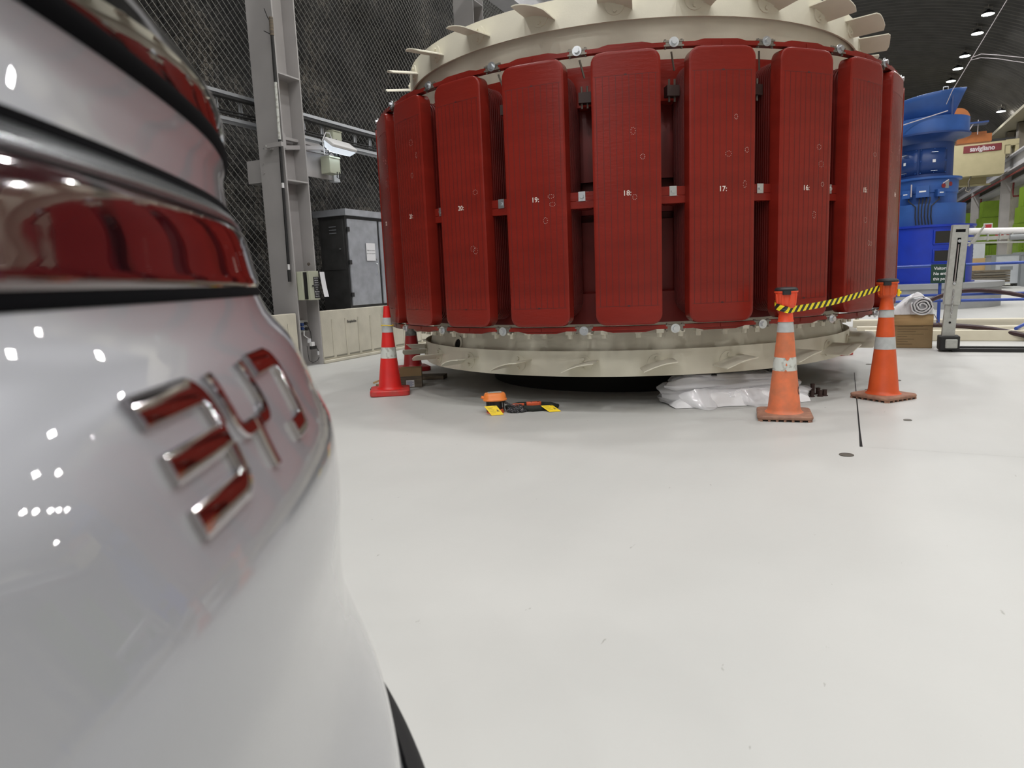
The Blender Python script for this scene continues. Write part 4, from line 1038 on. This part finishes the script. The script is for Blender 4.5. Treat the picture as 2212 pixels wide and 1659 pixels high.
# access panels on the panelled tier
for a0 in (-76,-13):
    pa=MB(); n=8
    def pf(u,v,a0=a0): a=R(a0+60*u); return (.632*cos(a),.632*sin(a),Z(3.30)+.62*v)
    pa.grid(8,3,pf); po=pa.build('access_panel',M['blue3'],bm,fix=False,solid=.01)
    for z in (Z(3.36),Z(3.80)):
        b=MB(); am=R(a0+30); c=Vector((.645*cos(am),.645*sin(am),z)); tn=Vector((-sin(am),cos(am),0)); rn=Vector((cos(am),sin(am),0))
        b.tube([c-tn*.07,c-tn*.07+rn*.03,c+tn*.07+rn*.03,c+tn*.07],.010,6); b.build('panel_handle',M['zinc'],po)
    b=MB(); am=R(a0+30); c=Vector((.646*cos(am),.646*sin(am),Z(3.56))); tn=Vector((-sin(am),cos(am),0)); 
    b.add([c-tn*.035,c+tn*.035,c+tn*.035+Vector((0,0,.07)),c-tn*.035+Vector((0,0,.07))],[(0,1,2,3)]); b.build('hazard_label',M['paper'],po,solid=.004,fix=False)
    b=MB()
    for u in (.06,.5,.94):
        for v in (.04,.5,.96):
            if u==.5 and v==.5: continue
            a=R(a0+60*u); b.cyl((.635*cos(a),.635*sin(a),Z(3.30)+.62*v),(.65*cos(a),.65*sin(a),Z(3.30)+.62*v),.012,n=8)
    b.build('panel_bolts',M['blue2'],po)
# junction boxes and cables on third tier
for a0,w2,h2 in ((-26,.10,.20),(-2,.15,.28),(24,.09,.18)):
    am=R(a0); Mx=Matrix.Rotation(am,4,'Z'); b=MB(); b.T=Mx; b.rbox(.75,.93,-w2,w2,Z(2.72),Z(2.72)+h2,.02); jb=b.build('terminal_box',M['blue2'],bm)
    b=MB(); b.T=Mx; b.box(.93,.935,-w2*.5,w2*.5,Z(2.72)+h2*.45,Z(2.72)+h2*.58); b.build('box_label',M['paper'],jb)
for k,(a0,rr) in enumerate(((-22,.3),(-6,.1),(-1,.0),(4,.1),(9,.2),(22,.5))):
    a=R(a0); a1=R(-10+k*4.0); b=MB()
    b.tube([(.86*cos(a),.86*sin(a),Z(2.72)),(.90*cos(a),.90*sin(a),Z(2.66)),(1.0*cos(a1),1.0*sin(a1),Z(2.50)),(.985*cos(a1),.985*sin(a1),Z(2.25)),(1.0*cos(a1+.03),1.0*sin(a1+.03),Z(2.06))],.014,6); b.build('cable',M['rubber'],bm)
for a0,z in ((33,Z(2.98)),(48,Z(3.02))):
    a=R(a0); b=MB(); c=Vector((.765*cos(a),.765*sin(a),z)); b.cyl(c,c+Vector((cos(a),sin(a),0))*.004,.055,n=16); b.build('red_sticker',mat('red_sticker',(.25,.025,.03),.5),bm)
a=R(40); b=MB(); b.T=Matrix.Rotation(a,4,'Z'); b.box(.762,.768,-.05,.05,Z(2.92),Z(3.10)); b.build('grey_plate',M['crated'],bm)
b=MB(); b.cyl((.83,.40,Z(3.02)),(.80,.52,Z(3.10)),.012,n=6); b.cyl((.86,-.28,Z(2.75)),(.86,-.28,Z(3.05)),.016,n=6); b.build('small_pipe',M['silverletter'],bm)
# windows in base
for z0,z1 in ((Z(1.60),Z(1.88)),(Z(1.17),Z(1.42))):
    b=MB(); b.T=Matrix.Rotation(R(23),4,'Z'); b.box(1.10,1.165,-.22,.22,z0-.04,z1+.04); wf_=b.build('window_frame',M['blue'],bm,bevel=.01)
    b=MB(); b.T=Matrix.Rotation(R(23),4,'Z'); b.box(1.13,1.170,-.18,.18,z0,z1); b.build('window_pane',mat('dark_window',(.02,.02,.02),.15),wf_)

# overhead crane far away
r=hall('overhead_crane','cream overhead crane girder with maroon maker sign beyond the blue machine','crane',43.6,0,0)
b=MB(); b.box(-6.2,7.0,0,1.2,5.50,7.12); b.build('girder',M['crane'],r)
b=MB(); b.box(7.0,7.55,0,1.0,6.85,7.15); b.box(6.95,7.2,0,1.0,6.45,6.9); b.box(7.40,7.55,.0,1.0,6.5,6.9); b.build('end_carriage',M['crane'],r)
b=MB(); b.box(-6.2,6.6,.9,1.3,5.08,5.14,0); b.box(-6.2,6.4,1.0,1.2,5.14,5.5); b.build('lower_walkway',M['crane'],r)
b=MB(); b.box(-6.2,7.4,.1,.2,7.12,7.26); b.build('walkway_edge',M['black'],r)
b=MB(); b.rbox(5.18,6.82,-.03,0,0,.40,.0,0) if False else b.box(5.18,6.82,-.03,0,6.66,7.02); sg=b.build('maker_sign',M['maroon'],r,bevel=.03)
b=text_mb('savigliano',.33,frame((6.0,-.032,6.83),(1,0,.0),(0,0,1)),.01,bold=.010)
for v in b.v: v.x=6.0+(v.x-6.0)*.86
b.build('sign_text',M['silverletter'],sg)
b=MB(); b.tube([(5.6,.2,5.5),(5.5,.2,5.2),(5.55,.2,4.95)],.04,6); b.tube([(5.45,.2,5.0),(5.4,.2,4.8),(5.55,.2,4.7),(5.62,.2,4.85)],.03,6); b.build('hook',M['dzinc'],r)
# orange trolley on the crane
r=hall('hoist_trolley','orange round topped hoist drum behind the blue machine near the crane','hoist',30.2,0,0)
b=MB(); pts=[(3.0,6.05),(3.75,6.05)]+[(3.37+.38*cos(R(a)),6.15+.42*sin(R(a))) for a in range(0,181,15)]
b.prism(pts,0,.5,M=Matrix(((1,0,0,0),(0,0,1,0),(0,1,0,0),(0,0,0,1)))); b.build('drum_cover',M['orangefar'],r)
b=MB(); b.box(3.22,3.50,-.04,0,6.05,6.25); b.build('motor_plate',M['orangefar'],r)
b=MB(); b.box(2.5,4.3,-.05,.5,5.96,6.02); b.build('deck',M['blue3'],r)
b=MB(); b.box(3.4,4.45,.2,.6,5.35,5.62); b.box(3.5,4.3,.3,.4,5.62,5.72); b.build('lower_frame',M['orangefar'],r)
b=MB(); b.cyl((3.65,0,5.62),(3.85,0,5.98),.02,n=6); b.cyl((4.0,.1,5.6),(4.0,.1,6.1),.015,n=6); b.build('stay_rod',M['silverletter'],r)

# right runway beam + walkway wall
b=MB(); b.box(7.15,7.75,S0,S1,5.55,5.62); b.box(7.42,7.48,S0,S1,5.62,6.3); b.box(7.2,7.7,S0,S1,6.3,6.37); b.box(7.70,8.3,S0,S1,6.2,6.3)
o=b.build('crane_runway_beam',M['runway']); o.rotation_euler=(0,0,-AZ); tag(o,'long grey crane runway beam along the right wall above the green units','beam','crane runway beams')
b=MB(); b.box(7.5,8.25,S0,S1,5.1,5.2); 
o=b.build('pipe_shelf',M['runway']); o.rotation_euler=(0,0,-AZ); tag(o,'narrow grey shelf carrying pipes below the right runway beam','shelf')
b=MB(); b.cyl((7.30,S0,5.40),(7.30,S1,5.40),.05,n=8); b.cyl((7.18,S0,5.30),(7.18,S1,5.30),.035,n=8)
o=b.build('wall_pipe',M['redpipe']); o.rotation_euler=(0,0,-AZ); tag(o,'thin dark red pipes running under the right crane runway beam','pipe')
# catwalk high above the runway beam
b=MB(); b.box(7.35,8.25,S0,S1,8.35,8.5)
o=b.build('catwalk',mat('catwalk_dull_paint',(.22,.20,.14),.6)); o.rotation_euler=(0,0,-AZ); tag(o,'pale catwalk strip along the right side under the vault ceiling','catwalk')
for k,l in enumerate(('nearest','second','third','fourth','fifth','farthest')):
    b=MB(); b.box(7.9,8.25,40+k*3.0,40.6+k*3.0,6.6,8.3); o=b.build('wall_bracket',M['dzinc']); o.rotation_euler=(0,0,-AZ)
    tag(o,l+' of the dull steel brackets under the catwalk above the crane','bracket','steel brackets under the catwalk')
def rcolumn(s,lab):
    r=hall('wall_column',lab,'column',s,7.35,0,'grey columns along the right wall')
    b=MB(); b.box(-.20,.20,0,.03,0,5.55); b.box(-.20,.20,.37,.4,0,5.55); b.box(-.02,.02,.03,.37,0,5.55); b.build('column_shaft',M['colgrey'],r)
    b=MB(); b.tube([(.28,-.1,5.2),(.28,-.1,4.6),(.30,-.1,4.4),(.95,-.1,4.4)],.045,6); b.build('drop_pipe',M['redpipe'],r); return r
for s,l in ((44.9,'grey wall column right of the middle green unit'),(54.8,'farther grey wall column between two green units'),(33.0,'grey wall column just outside the right frame edge'),(25,'grey wall column on the right outside the picture'),(70,'farthest grey wall column')): rcolumn(s,l)
def green(s,lab):
    r=hall('green_unit',lab,'green unit',s,6.95 if s>40 else 7.35,0,'tall lime green stepped wall units')
    b=MB(); z=0
    for k,(z0,z1,e) in enumerate(((0,1.15,0),(1.2,2.0,.0),(2.0,2.75,.05),(2.75,3.5,.0),(3.5,4.4,-.12))):
        b.box(-.45-e,.55,0-e,1.2,z0,z1-.02); 
    b.box(-.5,.6,-.05,1.2,2.0,2.05); b.box(-.47,.6,-.03,1.2,2.75,2.79)
    b.build('unit_body',M['lime'],r)
    b=MB()
    for k in range(5): b.box(-.38+k*.12,-.32+k*.12,-.03,-.005,1.2,1.95)
    b.box(-.4,.2,-.035,-.003,1.55,1.6); b.build('grille',M['lime'],r); return r
for s,l in ((46.6,'lime green stepped unit between the two grey wall columns'),(56.8,'farthest lime green unit beside the blue machine'),(38.6,'nearest lime green stepped unit at the right frame edge'),(31,'lime green unit outside the picture on the right')): green(s,l)

# crates, boxes on the far floor
for k,(px_,s,t,lab) in enumerate(((0,36.0,6.2,'pale grey steel crate farther left in the row behind the blue railing'),(0,34.2,6.55,'pale grey steel crate at the right frame edge behind the blue railing'))):
    if k==0:
        r=hall('steel_crate',lab,'crate',s,t+.1,0,'pale grey steel crates on the far floor')
        b=MB(); b.box(-.75,.75,0,1.4,.12,1.30); b.build('crate_body',M['crate'],r)
        b=MB(); b.box(-.78,-.62,-.03,1.43,0,1.35); b.box(.2,.5,-.03,1.43,0,1.42); b.box(.7,.80,-.03,1.43,0,1.38); b.box(-.8,.82,-.02,1.42,1.30,1.35); b.build('crate_frame',M['crated'],r)
        b=MB(); b.box(-.45,.0,-.012,-.002,.7,.85); b.box(.55,.66,-.012,-.002,.3,.42); b.build('crate_marking',M['crated'],r)
        cr0=r
    else:
        r=copy_tree(cr0); r.location=HP(s,t+.75,0); r['label']=lab
r=hall('plank_stack','dark stack of planks and flat sheets beside the pale crates','stack',33.5,5.05,0)
for k in range(5):
    b=MB(); b.box(-.55+.03*k,.75,0,1.2,.25+k*.10,.33+k*.10); b.build('plank',M['dzinc'] if k%2 else M['wood'],r)
b=MB(); b.box(-.4,-.2,0,1.2,0,.25); b.box(.3,.5,0,1.2,0,.25); b.build('bearer',M['wood'],r)
r=hall('wooden_case','tan wooden case behind the blue machine beside the plank stack','case',38,4.7,0)
b=MB(); b.box(-.8,.9,0,1.2,0,1.25); b.build('case_body',M['cardl'],r)
r=hall('hazard_board','red and white striped board hanging in front of the wall column','hazard board',44.6,7.0,2.25)
for k in range(8):
    b=MB(); x=k*.12; b.add([(x,0,0),(x+.12,0,0),(x+.04,0,.30),(x-.08,0,.30)],[(0,1,2,3)]); b.build('stripe',mat('stripe_'+('red','white')[k%2],((.5,.02,.02),(.75,.75,.75))[k%2],.5),r,solid=.02,fix=False)
r=hall('safety_sign','small red and white safety sign on the far wall column','sign',44.6,6.4,2.68)
b=MB(); b.box(0,.4,0,.02,0,.4); b.build('sign_board',M['paper'],r); b=MB(); b.box(.04,.36,-.01,0,.08,.34); b.build('sign_patch',mat('red_patch',(.55,.04,.05),.5),r)
r=hall('control_panel','pale grey wall control panel left of the column behind the railing','control panel',44.4,6.1,0)
b=MB(); b.box(-.25,.4,0,.4,0,2.1); b.build('panel_body',M['crate'],r)
b=MB(); 
for k in range(5): b.box(-.2,-.12,-.01,0,1.0+k*.18,1.08+k*.18)
b.build('panel_switch',M['black'],r)
# hanging white cables under the ceiling
def cable(lab,pts):
    b=MB(); b.tube(pts,.008,6); o=b.build('hanging_cable',M['silverletter']); o.rotation_euler=(0,0,-AZ); tag(o,lab,'cable','thin white cables under the ceiling')
cable('long thin white cable sloping from the top frame edge to the blue hood',[(3.3,20,7.5),(3.05,20,6.96),(2.42,20,5.78),(2.09,20,5.16),(2.0,20.2,4.9)])
cable('upper of the two thin white cables branching off to the right',[(2.42,20,5.83),(2.62,20,5.88),(2.95,20,5.80),(3.3,20,5.70),(4.6,20,5.35),(7.9,20,4.4)])
cable('lower of the two thin white cables branching off to the right',[(2.42,20,5.78),(2.62,20,5.80),(2.95,20,5.72),(3.3,20,5.60),(4.6,20,5.2),(7.9,20,4.2)])

# ================================================================ CAR
YC=.25
ZK=[.2,.26,.3,.38,.44,.5,.55,.6,.645,.66,.72,.76,.8,.84,.87,.9,.94,.98,1.02,1.06,1.1,1.13,1.16,1.19,1.22,1.25,1.275,1.3,1.33,1.37,1.42,1.48,1.53,1.57,1.60,1.615]
AK=[.10,.03,.012,.008,.006,.008,.016,.026,.040,.0625,.0695,.0763,.0896,.1019,.1071,.1083,.1067,.1037,.1053,.1193,.1362,.1582,.1676,.174,.1844,.1871,.1809,.1813,.203,.2309,.2614,.2921,.36,.52,.85,1.3]
def pchip(x):
    n=len(ZK); h=[ZK[i+1]-ZK[i] for i in range(n-1)]; d=[(AK[i+1]-AK[i])/h[i] for i in range(n-1)]
    x=max(ZK[0],min(ZK[-1],x)); i=0
    while i<n-2 and ZK[i+1]<x: i+=1
    def m(k):
        if k==0: return d[0]
        if k==n-1: return d[-1]
        return 2*d[k]*d[k-1]/(d[k]+d[k-1]) if d[k]*d[k-1]>0 else 0
    t=(x-ZK[i])/h[i]; return (2*t**3-3*t**2+1)*AK[i]+(t**3-2*t**2+t)*h[i]*m(i)+(-2*t**3+3*t**2)*AK[i+1]+(t**3-t**2)*h[i]*m(i+1)
def rear(y,z,off=0):
    return -(pchip(z)+.25*(y-.14)**2+.3*max(0,y-.5)**2+1.0*max(0,y-.9)**2+1.0*max(0,-.45-y)**2)+off
def halfw(z): 
    if z<1.0: return .90
    return .90-.26*((z-1.0)/.6)**1.3
def front(z):
    pts=[(.2,-4.05),(.5,-4.25),(.8,-4.2),(.98,-3.95),(1.02,-3.5),(1.12,-3.1),(1.5,-2.25),(1.615,-1.95)]
    for (a,b_),(c,d_) in zip(pts[:-1],pts[1:]):
        if z<=c: return b_+(d_-b_)*(z-a)/(c-a)
    return pts[-1][1]
car=thing('car','silver car with dark tail lamp bar and chrome lettering filling the left foreground','car',(-2.1,YC,0))
CL=-2.1
zs=[]; z=.2
while z<1.6: zs.append(z); z+=.0085
zs+=[1.603,1.609,1.615]
nu=96
def planpt(u,z):   # closed loop, u in 0..1
    hw=halfw(z); xf=front(z)
    # segments: rear arc (0-.55), far side (.55-.70), front (.70-.85), near side(.85-1)
    if u<.55:
        q=u/.55; y=YC-hw+2*hw*q; return (rear(y,z),y)
    xr=rear(YC+hw,z)
    if u<.70:
        q=(u-.55)/.15; x=xr+(xf+.35-xr)*q; return (x,YC+hw+.05*sin(pi*q)*(1 if z<1.0 else .3))
    if u<.85:
        q=(u-.70)/.15; a=pi*q; return (xf+.35-.35*sin(a)**.7,YC+hw*cos(a))
    q=(u-.85)/.15; x=xf+.35+(xr-xf-.35)*q; return (x,YC-hw-.05*sin(pi*q)*(1 if z<1.0 else .3))
us=[i/nu*.55*.999 for i in range(nu)]+[.55+.15*i/8 for i in range(8)]+[.70+.15*i/12 for i in range(12)]+[.85+.15*i/8 for i in range(8)]
b=MB(); vs=[]; NU=len(us)
SEAMS=[(1.2255,1.2335,.010)]
def loc(p): return (p[0]-CL,p[1]-YC,p[2])
for z in zs:
    for u in us:
        x,y=planpt(u,z)
        vs.append(loc((x,y,z)))
fs=[];mi=[]
for j_ in range(len(zs)-1):
    zc=(zs[j_]+zs[j_+1])/2
    for i in range(NU):
        i2=(i+1)%NU; u=us[i]
        m=0
        if zc<.66: m=1 if u<.55 else (1 if zc<.34 else 0)
        if zc>1.04 and zc<1.52 and u>=.55: m=2
        if zc>1.268 and u<.55 and zc<1.57: m=2
        if 1.03<zc<1.55 and .70<=u<.85: m=2
        b.f.append([j_*NU+i,j_*NU+i2,(j_+1)*NU+i2,(j_+1)*NU+i]); b.m.append(m); b.sm.append(True)
b.v=[Vector(v) for v in vs]
b.f.append([(len(zs)-1)*NU+i for i in range(NU)]); b.m.append(0); b.sm.append(False)
b.f.append([i for i in range(NU)][::-1]); b.m.append(1); b.sm.append(False)
b.build('car_body',[M['carpaint'],M['carblack'],M['carglass']],car,fix=False)
def patch(name,z0,z1,m,off0,off1,y0=-.60,y1=1.1,nz=14,ny=110,edge=.004,mf=None,zf=None):
    b=MB()
    def fn(u,v):
        y=y0+(y1-y0)*u; zz0,zz1=(z0,z1) if zf is None else zf(y)
        z=zz0+(zz1-zz0)*v; o=off0+(off1-off0)*v
        e=min(v,1-v)*(zz1-zz0); o-=max(0,edge-e)*.9 if edge else 0
        hw=halfw(z)-.02; y=YC+max(-hw,min(hw,y-YC))
        return loc((rear(y,z,o),y,z))
    b.grid(ny,nz,fn,mf=mf); return b.build(name,m if isinstance(m,list) else [m],car,fix=False)
# tail lamp bar with dark stripes painting the rotor gaps it reflects
patch('tail_lamp',1.148,1.199,[M['lampglass'],M['lampreflect']],.004,.004,mf=lambda i,j_: 1 if (i%9)==4 and 1<j_ else 0)
patch('lamp_lower_trim',1.141,1.1485,M['seamdark'],.0015,.0015,nz=5,edge=.001)
patch('lamp_upper_trim',1.199,1.2125,M['trimgrey'],.0055,.002,nz=8,edge=.003)
patch('tailgate_gap',1.2125,1.2185,M['seamdark'],.0012,.0012,nz=4,edge=0)
patch('glass_seal',1.262,1.274,M['seamdark'],.0015,.0015,nz=5,edge=.001)
patch('bumper_crease',.655,.661,M['seamdark'],.0012,.0012,nz=3,edge=0)
# emblem letters, strokes given in (across, up) metres from lower left corner
def letters():
    def surf(u,v,o):
        y=.246+u; z=1.058+v; e=1e-3
        dy=(rear(y+e,z)-rear(y-e,z))/(2*e); dz=(rear(y,z+e)-rear(y,z-e))/(2*e)
        n=Vector((1,-dy,-dz)).normalized(); return Vector(loc((rear(y,z),y,z)))+n*o
    def ribbon(b,pts,w,th=.0035):
        # resample
        P=[Vector((p[0],p[1])) for p in pts]; Q=[]
        for a,c in zip(P[:-1],P[1:]):
            n=max(1,int((c-a).length/.004))
            for k in range(n): Q.append(a.lerp(c,k/n))
        Q.append(P[-1]); n=len(Q); vs=[]
        for i in range(n):
            t=(Q[min(i+1,n-1)]-Q[max(i-1,0)]).normalized(); nn=Vector((-t.y,t.x))*w/2
            for sgn,o_ in ((-1,.0),(-1,th*.7),(-.72,th),(.72,th),(1,th*.7),(1,0)):
                q=Q[i]+nn*sgn; vs.append(surf(q.x,q.y,o_))
        fs=[(6*i+k,6*i+k+1,6*i+7+k,6*i+6+k) for i in range(n-1) for k in range(5)]
        fs+=[(0,1,2,3,4,5),tuple(6*(n-1)+k for k in range(6))]
        b.add(vs,fs,0,False)
    def arc(cx,cy,r_,a0,a1,n=5): return [(cx+r_*cos(R(a0+(a1-a0)*i/n)),cy+r_*sin(R(a0+(a1-a0)*i/n))) for i in range(n+1)]
    W=.0118; H=.043
    em=MB(); r_=.008
    x1=.060
    ribbon(em,[(0,H)]+arc(x1-r_,H-r_,r_,90,0)+[(x1,.026)],W); ribbon(em,[(0,.0215),(x1+.002,.0215)],W); ribbon(em,[(x1,.017)]+arc(x1-r_,r_,r_,0,-90)+[(0,0)],W)
    em.build('emblem_letter',M['chrome'],car)
    em=MB(); x0=.079; x2=.132
    ribbon(em,[(x0,H+.004)]+[(x0,.026)]+arc(x0+r_,.026,r_,180,270)+[(.101,.018)],.0075); ribbon(em,[(x2,H+.004),(x2,.026)]+arc(x2-r_,.026,r_,0,-90)+[(.112,.018)],.0075); ribbon(em,[(.1065,.020),(.1065,-.005)],.0075)
    em.build('emblem_letter',M['chrome'],car)
    em=MB(); x3=.150; x4=.205
    ribbon(em,[(x3,H)]+arc(x4-r_,H-r_,r_,90,0)+arc(x4-r_,r_,r_,0,-90)+[(x3+.02,0)],W)
    em.build('emblem_letter',M['chrome'],car)
letters()
# far body side lamp end
for sx in (-1,1):
    for xx in (-.95,-3.5):
        b=MB(); y=YC+sx*.80
        b.cyl((xx-CL,sx*.70,.33),(xx-CL,sx*.93,.33),.33,n=40); wh=b.build('wheel',M['tyre'],car,bevel=.03)
        b=MB(); b.cyl((xx-CL,sx*.93,.33),(xx-CL,sx*.94,.33),.22,n=32); b.build('wheel_rim',M['zinc'],wh)
